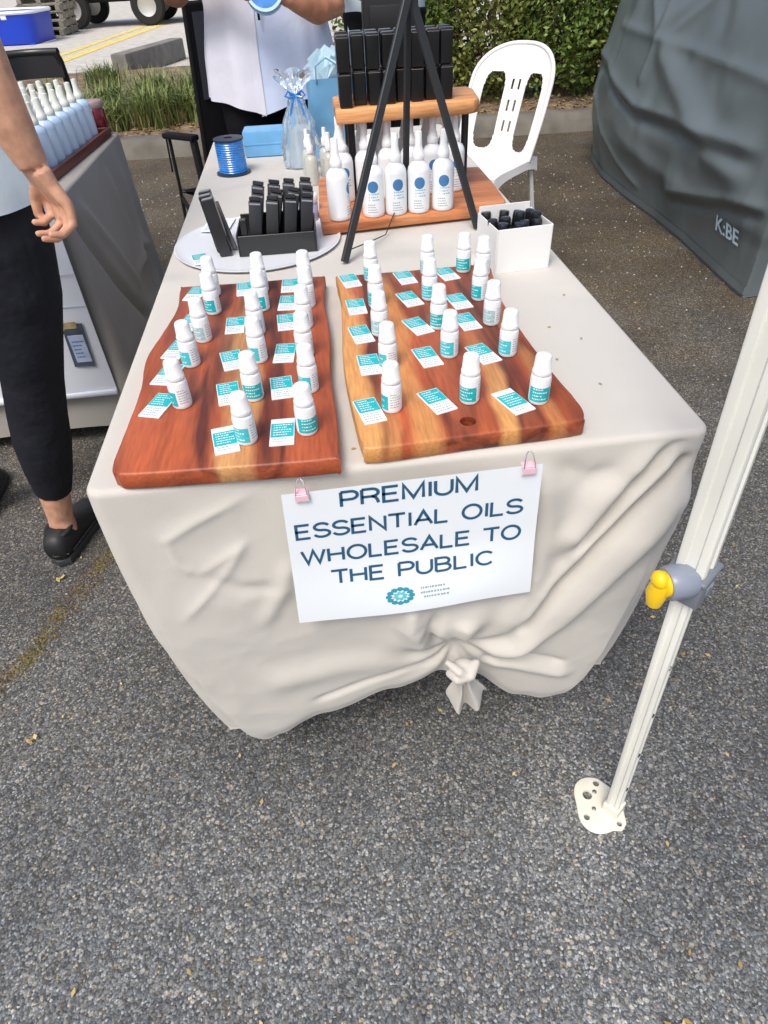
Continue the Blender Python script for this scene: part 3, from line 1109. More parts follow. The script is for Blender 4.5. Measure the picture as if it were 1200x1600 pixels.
m_spray = mat('spray_bottle_plastic', (.80, .84, .88), .3, spec=.5, coat=.1)
m_spray_v = mat('clear_frosted_plastic', (.70, .72, .80), .25, trans=.25)
m_blue_print = mat('blue_print', (.05, .19, .42), .5)
m_blue_pale = mat('pale_blue_print', (.33, .50, .62), .55)
def make_spray():
    t = thing('spray_bottle', 'x', 'bottle', (0, 0, 0), 0, 'white spray bottles on the timber display')
    MB().lathe([(.0185, 0), (.0215, .0015), (.0225, .004), (.0225, .078), (.0215, .085), (.0175, .092), (.0115, .097), (.0105, .100)], 24).build('body', m_spray, t, smooth=45)
    MB().lathe([(.0115, .099), (.0122, .100), (.0122, .110), (.0112, .111), (.0075, .125), (.0072, .148), (.0062, .1495), (0, .150)], 20, capt=False).build('cap', m_cap, t, smooth=45)
    lab = MB().lathe([(.0227, .007), (.0227, .080)], 24, a0=R(180), a1=R(360)).build('label', m_lab_w, t)
    f = lambda rad: (lambda x, z: (rad*math.cos(R(270)+x/rad), rad*math.sin(R(270)+x/rad), z))
    b = MB()
    b.grid(lambda u, v: f(.02290)(.0112*v*math.cos(2*math.pi*u), .060+.0112*v*math.sin(2*math.pi*u)), 20, 6).build('logo', m_blue_print, lab, smooth=0)
    r = random.Random(2)
    bars(3, -.009, .013, .034, .0055, .0028, r, f(.02285), wmin=.003, wmax=.008).build('print', m_blue_pale, lab, smooth=0)
    bars(4, -.012, .013, .011, .0048, .0018, r, f(.02285)).build('fine_print', m_fine, lab, smooth=0)
    return t
spray0 = make_spray()
sp = [((.352, .822), 'front row, at the left end'), ((.424, .828), 'front row, second from the left end'), ((.472, .830), 'front row, third from the left end'),
      ((.520, .832), 'front row, second from the right end'), ((.572, .836), 'front row, at the right end')]
for k in range(6):
    sp.append(((.3715+.050*k, .946+.004*k), 'second row, '+('at the left end' if k == 0 else 'at the right end' if k == 5 else ORD[k]+' from the left end')))
for k in range(6):
    sp.append(((.3715+.050*k, 1.03+.004*k), 'back row, '+('at the left end' if k == 0 else 'at the right end' if k == 5 else ORD[k]+' from the left end')))
rnd = random.Random(4)
for i, ((x, y), lab) in enumerate(sp):
    lab = 'white spray bottle with blue logo under the shelf, '+lab
    rz = rnd.uniform(-.25, .35)+.12
    if i == 0:
        rz = 1.3
        spray0.location, spray0.rotation_euler = (x, y, LZ1), (0, 0, rz)
        spray0['label'] = lab
    else:
        dup(spray0, (x, y, LZ1), rz, lab)

m_carton = mat('black_carton', (.006, .006, .007), .28, spec=.5)
m_carton_edge = mat('carton_edge_wear', (.20, .19, .18), .6)
def make_carton():
    t = thing('black_carton', 'x', 'carton', (0, 0, 0), 0, 'black cartons stacked on the upper shelf')
    MB().box((0, 0, .030), (.0262, .0262, .0595), bev=.0045, seg=3).build('carton', m_carton, t)
    MB().box((0, 0, .0599), (.0225, .0225, .0006), bev=.0002).build('flap', m_carton, t)
    MB().box((0, -.01345, .0565), (.0245, .0003, .0008)).build('flap_edge', m_carton_edge, t)
    return t
carton0 = make_carton()
first = True
rnd = random.Random(9)
def put_carton(x, y, z, rz, lab):
    global first
    if first:
        carton0.location, carton0.rotation_euler = (x, y, z), (0, 0, rz)
        carton0['label'] = lab
        first = False
    else:
        dup(carton0, (x, y, z), rz, lab)
NC = 8
for lay in (0, 1):
    for k in range(NC):
        x = .388+.0300*k+rnd.uniform(-.0012, .0012)
        y = .956+.012*k/NC+(.0 if k not in (0,) else -.016)+rnd.uniform(-.006, .006)+(.010 if k in (1, 4) else 0)
        pos = 'at the left end' if k == 0 else 'at the right end' if k == NC-1 else ORD[min(k, 3)]+' from the left end' if k < 4 else ORD[NC-1-k]+' from the right end'
        put_carton(x, y, UZ1+lay*.0603, rnd.uniform(-.03, .03), f'black carton on the shelf, {"upper" if lay else "lower"} layer, front row, {pos}')
for k in range(NC):
    x = .390+.0300*k
    pos = 'at the left end' if k == 0 else 'at the right end' if k == NC-1 else ORD[k]+' from the left end' if k < 4 else ORD[NC-1-k]+' from the right end'
    for lay in (0, 1):
        put_carton(x, 1.008+rnd.uniform(-.003, .003), UZ1+lay*.0603, rnd.uniform(-.03, .03), f'black carton on the shelf, {"upper" if lay else "lower"} layer, rear row, {pos}')

# black tabletop easel in front of the display
ez = thing('tabletop_easel', 'black folding easel standing in front of the timber display', 'easel', (0, 0, 0))
m_easel = mat('black_painted_wood', (.022, .024, .026), .5)
ax, ay, az = .500, .795, 1.150
fl, fr_ = Vector((.346, .632, T)), Vector((.632, .762, T))
ap = Vector((ax, ay, az))
def bar(p, q, w, d, side):
    p, q = Vector(p), Vector(q)
    a = (q-p)
    ln = a.length
    a.normalize()
    s = (Vector(side)-a*Vector(side).dot(a)).normalized()
    t = a.cross(s)
    M = Matrix(((s.x, t.x, a.x, (p.x+q.x)/2), (s.y, t.y, a.y, (p.y+q.y)/2), (s.z, t.z, a.z, (p.z+q.z)/2), (0, 0, 0, 1)))
    return MB().box((0, 0, 0), (w, d, ln), bev=.0012, mtx=M)
sd = (fr_-fl).normalized()
bar(fl+Vector((0, 0, .004)), ap+sd*.004+Vector((0, -.004, 0)), .0145, .008, sd).build('leg', m_easel, ez)
bar(fr_+Vector((0, 0, .004)), ap-sd*.004+Vector((0, .005, 0)), .0145, .008, sd).build('leg', m_easel, ez)
bar(Vector((.497, .868, LZ1+.002)), ap+Vector((0, .014, -.01)), .012, .008, sd).build('rear_leg', m_easel, ez)
MB().tube([ap+Vector((0, -.014, -.006)), ap+Vector((0, .022, -.006))], .0035, 8).build('hinge_bolt', m_wire, ez)
MB().tube([fl+Vector((.012, .012, .022)), fl+Vector((.060, .080, .012)), Vector((.44, .76, T+.006)), Vector((.487, .85, LZ1+.03))], .0012, 5).build('chain', m_black_metal, ez)

# ------------------------------------------------------------------ white carton of black vials
m_card_white = mat('white_cardboard', (.80, .81, .80), .7, bump=.1, bscale=40)
wb = thing('white_box', 'open white carton packed with black vials at the right table edge', 'box', (.655, .580, T), R(6))
for sx in (-1, 1):
    MB().box((sx*.0505, 0, .038), (.0018, .104, .076), bev=.0004).build('side_panel', m_card_white, wb)
MB().box((0, -.0515, .038), (.0985, .0018, .076), bev=.0004).build('front_panel', m_card_white, wb)
MB().box((0, .0515, .043), (.0985, .0018, .086), bev=.0004).build('back_panel', m_card_white, wb)
MB().box((0, 0, .0012), (.099, .101, .0020), bev=.0003).build('bottom_panel', m_card_white, wb)
m_vial = mat('black_vial', (.014, .015, .018), .22, spec=.6)
v0 = thing('black_vial', 'x', 'vial', (0, 0, 0), 0, 'black vials in the white carton')
MB().lathe([(.0085, 0), (.0095, .001), (.0095, .050), (.0088, .052)], 14).build('body', m_vial, v0, smooth=45)
MB().lathe([(.0084, .052), (.0092, .053), (.0092, .074), (.0084, .0765), (.004, .0772), (0, .0773)], 14, capt=False).build('cap', m_vial, v0, smooth=45)
rnd = random.Random(13)
i = 0
VR, VC = ['front row', 'middle row', 'back row'], ['far left', 'left of centre', 'right of centre', 'far right']
for r_ in range(3):
    for c_ in range(4):
        M = Matrix.Translation((.655, .580, T)) @ Matrix.Rotation(R(6), 4, 'Z')
        q = M @ Vector((-.036+.024*c_, -.033+.033*r_, .0025))
        lab = f'black vial in the white carton, {VR[r_]}, {VC[c_]}'
        rot = (rnd.uniform(-.14, .14), rnd.uniform(-.12, .12), 0)
        q.z += .006*(r_ == 1 and c_ > 1)
        if i == 0:
            v0.location, v0.rotation_euler = q, rot
            v0['label'] = lab
        else:
            dup(v0, q, rot, lab)
        i += 1

# ------------------------------------------------------------------ round tray, black tester stand, black sample boxes
m_tray = mat('pale_tray', (.70, .73, .77), .3, coat=.2)
tr = MB().lathe([(.150, 0), (.164, .0015), (.170, .005), (.1705, .0065), (.1685, .0068), (.163, .0040), (.150, .0030), (0, .0030)], 72, (.178, .790, T+.0005), capt=False).build('round_tray', m_tray)
tag(tr, 'round pale tray under the black tester stand', 'tray')
TZ = T+.0036
st = thing('tester_stand', 'black stepped tester stand on the round tray', 'stand', (.222, .755, TZ), R(-1))
m_stand = mat('black_acrylic', (.020, .022, .024), .3, spec=.5)
MB().box((0, -.050, .020), (.148, .003, .038), bev=.0008).build('front_panel', m_stand, st)
for sx in (-1, 1):
    MB().box((sx*.0755, 0, .022), (.003, .103, .042), bev=.0008).build('side_panel', m_stand, st)
MB().box((0, .050, .026), (.148, .003, .050), bev=.0008).build('back_panel', m_stand, st)
for k, (yy, zz) in enumerate(((-.032, .004), (0, .009), (.032, .016))):
    MB().box((0, yy, zz), (.147, .029, .003), bev=.0006).build('step', m_stand, st)
m_tester = mat('tester_black', (.016, .017, .020), .28, spec=.55)
m_band = mat('tester_grey_band', (.24, .25, .28), .35)
t0 = thing('black_tester', 'x', 'tester', (0, 0, 0), 0, 'black testers in the stepped stand')
MB().box((0, 0, .0440), (.0235, .0185, .087), bev=.0016, seg=2).build('body', m_tester, t0)
MB().box((0, 0, .0915), (.0205, .0165, .0070), bev=.0014).build('cap', m_tester, t0)
MB().box((0, -.00905, .083), (.0205, .0012, .0030), bev=.0003).build('band', m_band, t0)
i = 0
CN4 = ['leftmost column', 'second column from the left', 'third column from the left', 'rightmost column']
for c_ in range(4):
    for r_, (yy, zz) in enumerate(((-.034, .0062), (-.002, .0112), (.030, .0182))):
        q = Vector((.222-.044+.0330*c_, .755+yy, TZ+zz))
        lab = f'black tester in the stepped stand, {CN4[c_]}, {["front", "middle", "back"][r_]} step'
        rot = (R(-9)+random.uniform(-.05, .05), R(10)+random.uniform(-.07, .07), random.uniform(-.12, .12))
        if i == 0:
            t0.location, t0.rotation_euler = q, rot
            t0['label'] = lab
        else:
            dup(t0, q, rot, lab)
        i += 1
s0 = MB().box((0, 0, .031), (.012, .012, .062), bev=.001).build('slim_black_box', m_tester)
s0.location = (.161, .716, TZ+.006)
tag(s0, 'slim black box standing alone in the left front of the tester stand', 'box')
# black sample boxes on the left of the tray
k0 = thing('sample_box', 'x', 'box', (0, 0, 0), 0, 'black sample boxes on the left of the tray')
MB().box((0, 0, .052), (.0235, .0170, .104), bev=.0012).build('box', m_tester, k0)
MB().box((0, 0, .1045), (.0205, .0140, .0010), bev=.0003).build('lid', m_band, k0)
for i, (x, y, z, ry, lab) in enumerate(((.118, .722, TZ, -.16, 'front of the leaning stack'), (.110, .748, TZ, -.15, 'middle of the leaning stack'), (.104, .776, TZ, -.12, 'back of the leaning stack'))):
    q, rot = (x, y, z+.002), (R(-4), ry, 0)
    lab = 'tall black sample box on the left of the tray, '+lab
    if i == 0:
        k0.location, k0.rotation_euler = q, rot
        k0['label'] = lab
    else:
        dup(k0, q, rot, lab)
sl = bar((.134, .745, TZ+.002), (.108, .79, TZ+.082), .010, .005, (1, 0, 0)).build('black_dropper', m_tester)
tag(sl, 'thin black dropper leaning between the sample boxes and the stand', 'dropper')
lf_ = MB().box((0, 0, 0), (.060, .085, .0012), bev=.0003).build('leaflet', m_paper)
lf_.location, lf_.rotation_euler = (.088, .905, T+.0076), (0, 0, R(-8))
tag(lf_, 'white leaflet lying behind the black sample boxes', 'leaflet')
b = MB()
bars(7, -.024, .024, -.034, .0095, .0035, random.Random(8), lambda x, y: (x, y, .0009), wmin=.003, wmax=.010).build('print', m_blue_pale, lf_, smooth=0)
l2 = MB().box((0, 0, 0), (.075, .055, .0012), bev=.0003).build('leaflet', m_paper)
l2.location, l2.rotation_euler = (.175, .885, T+.0076), (0, 0, R(5))
tag(l2, 'white leaflet with a blue band behind the tester stand', 'leaflet')
MB().box((0, .018, .0008), (.068, .010, .0006)).build('print', m_blue_pale, l2, smooth=0)
# a lone sample bottle and card standing on the tray
c = dup(card0, (.062, .730, TZ+.002), (R(12), 0, .1), 'teal and white card on the round tray left of the black boxes')
c.location = (.068, .705, TZ+.002)
c.rotation_euler = (0, 0, .25)

# ------------------------------------------------------------------ blue wares at the far end of the table
m_blue = mat('blue_foil', (.01, .20, .62), .22, spec=.7, coat=.4, var=.25, vscale=60)
m_dkblue = mat('dark_spool', (.02, .03, .05), .4)
rr_ = thing('ribbon_spool', 'bright blue ribbon spool near the far left of the table', 'ribbon', (.094, 1.365, T))
MB().lathe([(.044, 0), (.046, .001), (.046, .004), (.044, .005)], 32).build('flange', m_dkblue, rr_)
b = MB()
b.lathe([(.037, .005)]+[(.0375+.0008*math.sin(k*2.1), .006+.0735*k/40) for k in range(41)]+[(.037, .081)], 36)
b.build('ribbon', m_blue, rr_)
MB().lathe([(.038, .081), (.040, .082), (.040, .085), (.030, .086), (.012, .086), (.012, .082)], 32).build('flange', m_dkblue, rr_)
m_bluebox = mat('light_blue_wrap', (.16, .42, .72), .35, var=.15, vscale=14)
bb = thing('blue_box', 'light blue wrapped box lying at the far end of the table', 'box', (.205, 1.560, T), R(-2))
MB().box((0, 0, .034), (.170, .085, .066), bev=.006, seg=2).build('wrapped_body', m_bluebox, bb)
MB().box((0, -.0432, .034), (.172, .0012, .004), bev=.0003).build('seam', m_bluebox, bb)
m_bag = mat('blue_gift_bag', (.13, .32, .52), .45, bump=.3, bscale=14, bdist=.006)
bag = thing('gift_bag', 'blue gift bag with pale tissue standing behind the wrapped bottle', 'bag', (.370, 1.520, T), R(4))
def bagf(u, v):
    a = 2*math.pi*u
    w, d = .062-.010*v, .040-.006*v
    k = lambda t: math.copysign(abs(t)**.45, t)
    return (w*k(math.cos(a))+.004*nz(u*7, v*5), d*k(math.sin(a))+.004*nz(u*7, v*5, 4), .005+.180*v)
b = MB().grid(bagf, 48, 16)
b.box((0, 0, .004), (.120, .076, .006))
b.build('bag_body', m_bag, bag)
m_tissue = mat('pale_tissue', (.50, .70, .80), .6, alpha=1.0)
b = MB()
rnd = random.Random(6)
for k in range(16):
    a = rnd.uniform(0, 6.28)
    r = rnd.uniform(.005, .035)
    x, y = r*1.3*math.cos(a), r*.8*math.sin(a)
    h, tw = rnd.uniform(.03, .075), rnd.uniform(-.02, .02)
    p = [(x-.020, y, .165), (x+.018, y+.006, .165), (x+.028+tw, y+rnd.uniform(-.02, .02), .180+h*.8), (x+tw, y+rnd.uniform(-.02, .02), .185+h), (x-.028+tw, y+rnd.uniform(-.02, .02), .180+h*.7)]
    b.add(p, [(0, 1, 2, 3), (0, 3, 4)])
b.build('tissue', m_tissue, bag, smooth=0)
MB().tube([(-.03, -.036, .178), (-.028, -.040, .215), (0, -.042, .232), (.028, -.040, .215), (.03, -.036, .178)], .002, 6).build('handle', m_bag, bag)
# wrapped bottle: clear film gathered with a ribbon
m_film = mat('clear_film', (.80, .92, 1.0), .12, trans=.85, spec=.6)
wbt = thing('wrapped_bottle', 'white bottle wrapped in clear film with a blue ribbon', 'bottle', (.283, 1.385, T))
MB().lathe([(.020, .001), (.024, .003), (.024, .085), (.018, .097), (.010, .102), (.010, .118), (.008, .120), (.006, .140), (0, .141)], 24, capt=False).build('bottle', m_spray, wbt, smooth=45)
def film(u, v):
    a = 2*math.pi*u
    prof_ = [(0, .052), (.15, .055), (.45, .042), (.70, .022), (.78, .012), (.86, .022), (1.0, .048)]
    r = interp(v, prof_)
    r *= 1+.16*math.sin(9*a+3*v)*(.3+v)+.10*nz(u*9, v*6)
    return (r*math.cos(a)*.95, r*math.sin(a)*.8, .002+.215*v+.008*math.sin(5*a)*(v > .85))
MB().grid(film, 64, 30).build('film', m_film, wbt, smooth=25)
b = MB()
b.tube([(.013*math.cos(k*math.pi/8), .011*math.sin(k*math.pi/8), .168) for k in range(16)], .0035, 6, closed=True)
for sg in (-1, 1):
    b.tube([(0, -.012, .168), (sg*.018, -.018, .178), (sg*.026, -.018, .168), (sg*.015, -.016, .164), (0, -.012, .168)], .0028, 6)
    b.tube([(0, -.012, .168), (sg*.012, -.020, .150), (sg*.018, -.024, .125)], .0024, 6)
b.build('ribbon', m_blue, wbt)
# small pump bottles between the film bottle and the display
m_pale = mat('pale_glass', (.66, .68, .64), .2, trans=.3)
sm0 = thing('glass_bottle', 'x', 'bottle', (0, 0, 0), 0, 'small pale bottles left of the timber display')
MB().lathe([(.015, 0), (.017, .001), (.017, .055), (.013, .064), (.007, .068), (.007, .074)], 18).build('body', m_pale, sm0, smooth=45)
MB().lathe([(.0085, .072), (.0088, .073), (.0088, .088), (.0055, .092), (.005, .112), (0, .113)], 16, capt=False).build('cap', m_cap, sm0, smooth=45)
for i, (x, y, lab) in enumerate(((.345, 1.265, 'nearest the gift bag'), (.305, 1.195, 'nearest the tester stand'), (.352, 1.205, 'beside the display foot'), (.300, 1.26, 'beside the wrapped bottle'))):
    lab = 'small pale bottle with white cap left of the display, '+lab
    if i == 0:
        sm0.location = (x, y, T)
        sm0['label'] = lab
    else:
        dup(sm0, (x, y, T), .4*i, lab)
m_lav = mat('lavender_label', (.42, .42, .66), .5)
lv_ = thing('lavender_jar', 'short white jar with lavender label left of the spray bottles', 'jar', (.286, .905, T))
MB().lathe([(.021, 0), (.023, .001), (.023, .040), (.021, .042)], 24).build('jar', m_lav, lv_, smooth=45)
MB().lathe([(.0235, .041), (.024, .042), (.024, .055), (.022, .057), (0, .0575)], 24, capt=False).build('lid', m_cap, lv_, smooth=45)

b = MB()
for (x, y, a) in ((.64, .30, .3), (.675, .255, 1.2), (.655, .125, 2.0), (.70, .41, .7), (.315, .035, .2), (.62, .20, 1.9)):
    d, e = Vector((math.cos(a), math.sin(a), 0)), Vector((-math.sin(a), math.cos(a), .3))
    q = Vector((x, y, T+.0012))
    b.add([q-d*.0035, q+e*.002, q+d*.0035, q-e*.002+Vector((0, 0, .001))], [(0, 1, 2, 3)])
tag(b.build('leaf_crumbs', mat('dry_crumb', (.38, .26, .12), .9), smooth=0), 'tiny dry leaf crumbs on the cream cloth beside the right board', 'leaf crumbs', kind='stuff')

# ------------------------------------------------------------------ gazebo leg with slider and foot plate
m_alu = mat('off_white_powder_coat', (.76, .77, .71), .42, var=.14, vscale=22, stretch=(1, 1, .12), spec=.5)
m_gplast = mat('grey_plastic', (.17, .19, .22), .4, spec=.5)
m_gplast_l = mat('blue_grey_plastic', (.22, .25, .31), .35, spec=.5)
m_yel = mat('yellow_plastic', (.85, .55, .01), .35)
GL = thing('gazebo_leg', 'off-white gazebo leg with grey slider and yellow lever', 'gazebo leg', (.722, -.130, 0))
lean = Matrix.Rotation(math.atan2(-.052, 1.0), 4, 'Y')
rotg = Matrix.Rotation(R(38), 4, 'Z')
def channel(w, z0, z1, lip=.0025):
    # square tube with a shallow groove in each face
    q = w/2
    gq = q*.42
    ring = []
    for k in range(4):
        a = k*math.pi/2
        c, s = math.cos(a), math.sin(a)
        for (px, py) in ((q, -q+.003), (q, -gq), (q-lip, -gq+.002), (q-lip, gq-.002), (q, gq), (q, q-.003), (q-.001, q-.001)):
            ring.append((px*c-py*s, px*s+py*c))
    n = len(ring)
    vs = [(x, y, z0) for x, y in ring]+[(x, y, z1) for x, y in ring]
    fs = [(i, (i+1) % n, n+(i+1) % n, n+i) for i in range(n)]+[tuple(range(n))[::-1], tuple(range(n, 2*n))]
    return MB().add(vs, fs).xf(lean @ rotg)
channel(.0235, .006, .66).build('inner_tube', m_alu, GL, smooth=30)
channel(.0340, .640, 2.15).build('outer_tube', m_alu, GL, smooth=30)
sz = .628
b = MB().box((0, 0, sz), (.043, .043, .040), bev=.004, seg=2)
b.box((0, 0, sz+.023), (.047, .047, .007), bev=.002)
b.xf(lean @ rotg).build('slider', m_gplast, GL)
b = MB()
b.box((.0, -.0222, sz+.002), (.016, .002, .012), bev=.0008)
b.box((.004, -.0230, sz+.004), (.006, .002, .004), bev=.0006)
b.xf(lean @ rotg).build('moulded_mark', m_gplast_l, GL)
Ms = lean @ Matrix.Rotation(R(4), 4, 'Z') @ Matrix.Translation((-.016, -.012, sz+.026))
b = MB()
b.tube([(.006, 0, -.010), (-.002, 0, -.008), (-.022, 0, -.006), (-.025, 0, -.006)], [.018, .0205, .0205, .0180], 20)
b.xf(Ms).build('lever_housing', m_gplast_l, GL, smooth=40)
b = MB()
b.tube([(-.024, 0, -.006), (-.029, 0, -.006), (-.031, 0, -.006)], [.0155, .0155, .0125], 16)
b.tube([(-.030, 0, .000), (-.033, 0, -.018), (-.033, .0, -.038)], [.0110, .0125, .0085], 12)
b.ball((-.034, 0, .003), (.0095, .0115, .0115))
b.xf(Ms).build('lever', m_yel, GL, smooth=40)
fp = []
for k in range(25):
    a = R(88+k*(190/24))
    rr = .046+.006*math.cos(3*a)
    fp.append((rr*math.cos(a)*1.05, rr*math.sin(a)*.92))
fp += [(.020, -.040), (.029, -.030), (.030, .006), (.020, .026)]
m_under_hole = mat('dark_hole', (.03, .03, .03), .8)
m_foot = mat('cream_steel', (.74, .71, .60), .4)
b = MB().slab(fp, .0, .0045, .001, holes=[(-.022, .015, .0075), (-.030, -.020, .0048), (-.004, .034, .0052), (.018, -.030, .0042)])
b.xf(Matrix.Translation((-.014, .010, 0)) @ Matrix.Rotation(R(-8), 4, 'Z') @ Matrix.Scale(1.15, 4)).build('foot_plate', m_foot, GL, smooth=40)
MB().box((0, 0, .018), (.030, .030, .028), bev=.002).xf(lean @ rotg).build('foot_socket', m_foot, GL)
for zz in (.10, .22, .34, .46):
    b = MB()
    b.tube([(.0105, 0, zz), (.0125, 0, zz)], .0032, 10)
    b.xf(lean @ rotg @ Matrix.Rotation(R(-90), 4, 'Z')).build('height_button', m_grey_metal if zz > .4 else m_under_hole, GL)
b = MB()
for x, y in ((-.034, .004), (-.022, .034)):
    b.lathe([(.004, .0045), (.004, .007), (.002, .008)], 8, (x, y, 0))
b.build('rivet', m_grey_metal, GL)

# ------------------------------------------------------------------ white plastic chair
m_chair = mat('white_chair_plastic', (.78, .78, .77), .38, spec=.45, bump=.05, bscale=60)
CH = thing('plastic_chair', 'white moulded plastic chair beside the hedge kerb', 'chair', (1.085, 2.640, 0), R(135))
# local: +y is the direction the sitter's back faces away from (front = +y), built front = +y
hw, dp, sh = .205, .200, .42
def seat(u, v):
    x, y = (u-.5)*2, (v-.5)*2
    w = hw*(1-.06*max(0, -y))
    px, py = x*w, y*dp
    z = sh - .012*(1-x*x)*(1-y*y*.6)-.010*max(0, y-.6)**2*6
    return (px, py, z)
b = MB().grid(seat, 20, 20).grid(lambda u, v: (lambda q: (q[0], q[1], q[2]-.005))(seat(u, v)), 20, 20, flip=True)
b.build('seat', m_chair, CH, smooth=60)
# apron under the seat edge
edge = []
for t in range(0, 81):
    a = t/80*4
    k, f = int(a) % 4, a-int(a)
    if t == 80: k, f = 3, 1.0
    u, v = [(f, 0), (1, f), (1-f, 1), (0, 1-f)][k]
    edge.append(seat(u, v))
b = MB()
n = len(edge)
vs, fs = [], []
for i, q in enumerate(edge):
    a = (i/80*4) % 1
    dz = .030+.030*abs(2*a-1)**3
    o = 1.03
    vs += [(q[0]*1.005, q[1]*1.005, q[2]+.001), (q[0]*o, q[1]*o, q[2]-dz), (q[0]*o*.975, q[1]*o*.975, q[2]-dz)]
for i in range(n-1):
    for j in range(2):
        fs.append((i*3+j, i*3+j+1, (i+1)*3+j+1, (i+1)*3+j))
b.add(vs, fs).build('apron', m_chair, CH, smooth=60)
for sx in (-1, 1):
    for sy in (-1, 1):
        top = Vector((sx*hw*.93*(1-.05*(sy < 0)), sy*dp*.92, sh-.02))
        bot = Vector((sx*(hw+.02), sy*(dp+.03), 0))
        bm_ = MB()
        ring = []
        for q, w in ((top, .026), (bot, .019)):
            ring += [(q.x-sx*w, q.y, q.z), (q.x, q.y, q.z), (q.x, q.y-sy*w, q.z), (q.x-sx*.006, q.y-sy*w, q.z), (q.x-sx*.006, q.y-sy*.006, q.z), (q.x-sx*w, q.y-sy*.006, q.z)]
        f_ = [(i, (i+1) % 6, 6+(i+1) % 6, 6+i) for i in range(6)]+[(0, 1, 2, 3, 4, 5), (11, 10, 9, 8, 7, 6)]
        bm_.add(ring, f_).build('leg', m_chair, CH, smooth=0)
# backrest: curved shell with two tall openings and a slotted centre slat
def back_pt(a, h, d=0.0):
    # a in -1..1 across, h in 0..1 up
    lean_ = .155*h+.02*h*h
    wrap = .075*(a*a)*(1-.25*h)
    x = a*(hw*.95)*(1+.06*math.sin(math.pi*h))
    return Vector((x, -dp*.93-lean_+wrap-d, sh-.004+.415*h))
def half_w(h):
    # outline: straight sides that round over into the crown
    return 1.0 if h < .66 else max(0, 1-((h-.66)/.34)**2.5)**(1/2.5)
NU, NV = 108, 96
bm = bmesh.new()
grid = {}
for j in range(NV+1):
    h = j/NV
    w = half_w(h)
    for i in range(NU+1):
        a = (i/NU*2-1)
        grid[i, j] = (a*max(w, .02), h)
keep = []
for j in range(NV):
    for i in range(NU):
        a0, h0 = grid[i, j]
        a1, h1 = grid[i+1, j+1]
        a, h = (a0+a1)/2, (h0+h1)/2
        top_h = .80-.10*abs(a)**3
        rim = .80 - .9*max(0, h-.70)
        opening = .235 < abs(a) < rim and .10+.05*max(0, 1-abs((abs(a)-.5)/.28)**2)*-1 < h < top_h
        e1 = ((abs(a)-.50)/.245)**4+((h-.40)/.355)**4
        opening = e1 < 1
        slot = any(abs(abs(a)-.085) < .030 and abs(h-hc) < .050 for hc in (.26, .45, .64))
        if not opening and not slot:
            keep.append((i, j))
vs, idx, fs = [], {}, []
def vid(i, j, s):
    if (i, j, s) not in idx:
        a, h = grid[i, j]
        idx[i, j, s] = len(vs)
        vs.append(tuple(back_pt(a, h, .0055*s)))
    return idx[i, j, s]
ks = set(keep)
for i, j in keep:
    fs.append((vid(i, j, 0), vid(i, j+1, 0), vid(i+1, j+1, 0), vid(i+1, j, 0)))
    fs.append((vid(i, j, 1), vid(i+1, j, 1), vid(i+1, j+1, 1), vid(i, j+1, 1)))
    for di, dj, p, q in ((-1, 0, (i, j), (i, j+1)), (1, 0, (i+1, j+1), (i+1, j)), (0, -1, (i+1, j), (i, j)), (0, 1, (i, j+1), (i+1, j+1))):
        if (i+di, j+dj) not in ks:
            fs.append((vid(*p, 0), vid(*p, 1), vid(*q, 1), vid(*q, 0)))
MB().add(vs, fs).build('backrest', m_chair, CH, smooth=40)
bm.free()
# rolled rim round the backrest
rim = [back_pt(-1, j/40*.66, .003) for j in range(41)]
for j in range(1, 30):
    h = .66+.34*math.sin(j/30*math.pi/2)
    rim.append(back_pt(-half_w(h), min(h, .999), .003))
rim.append(back_pt(0, 1.0, .003))
rim2 = [Vector((-q.x, q.y, q.z)) for q in reversed(rim[:-1])]
MB().tube(rim+rim2, .0095, 8).build('rim', m_chair, CH, smooth=60)

# ------------------------------------------------------------------ grey gazebo side wall
m_tarp = mat('grey_polyester', (.128, .155, .162), .34, spec=.55, var=.06, vscale=3)
for _n in (1,):
    _nt = m_tarp.node_tree
    _t = _nt.nodes.new('ShaderNodeTexNoise')
    _t.noise_type = 'RIDGED_MULTIFRACTAL'
    _t.normalize = True
    _t.inputs['Scale'].default_value = 2.6
    _t.inputs['Detail'].default_value = 4
    _t.inputs['Roughness'].default_value = .5
    _t.inputs['Distortion'].default_value = .6
    _c = _nt.nodes.new('ShaderNodeTexCoord')
    _nt.links.new(_c.outputs['Object'], _t.inputs['Vector'])
    _b = _nt.nodes.new('ShaderNodeBump')
    _b.inputs['Strength'].default_value = .7
    _b.inputs['Distance'].default_value = .05
    _nt.links.new(_t.outputs['Fac'], _b.inputs['Height'])
    _nt.links.new(_b.outputs['Normal'], _nt.nodes['Principled BSDF'].inputs['Normal'])
hemline = [(3.6, 2.22), (2.80, 2.06), (2.30, 1.93), (2.155, 1.885), (2.092, 1.880), (2.092, 1.96), (2.11, 2.27), (2.135, 2.60), (2.15, 2.94), (2.145, 3.30), (2.17, 3.75), (2.25, 4.15), (2.335, 4.38), (2.46, 4.48), (2.75, 4.52), (3.6, 4.55)]
lens = [0]
for a, b_ in zip(hemline[:-1], hemline[1:]):
    lens.append(lens[-1]+math.dist(a, b_))
TL = lens[-1]
def hem_at(s):
    for k in range(len(lens)-1):
        if s <= lens[k+1]+1e-9:
            f = (s-lens[k])/(lens[k+1]-lens[k])
            p0, p1 = Vector(hemline[k]), Vector(hemline[k+1])
            return p0+(p1-p0)*f, (p1-p0).normalized()
    return Vector(hemline[-1]), Vector((1, 0))
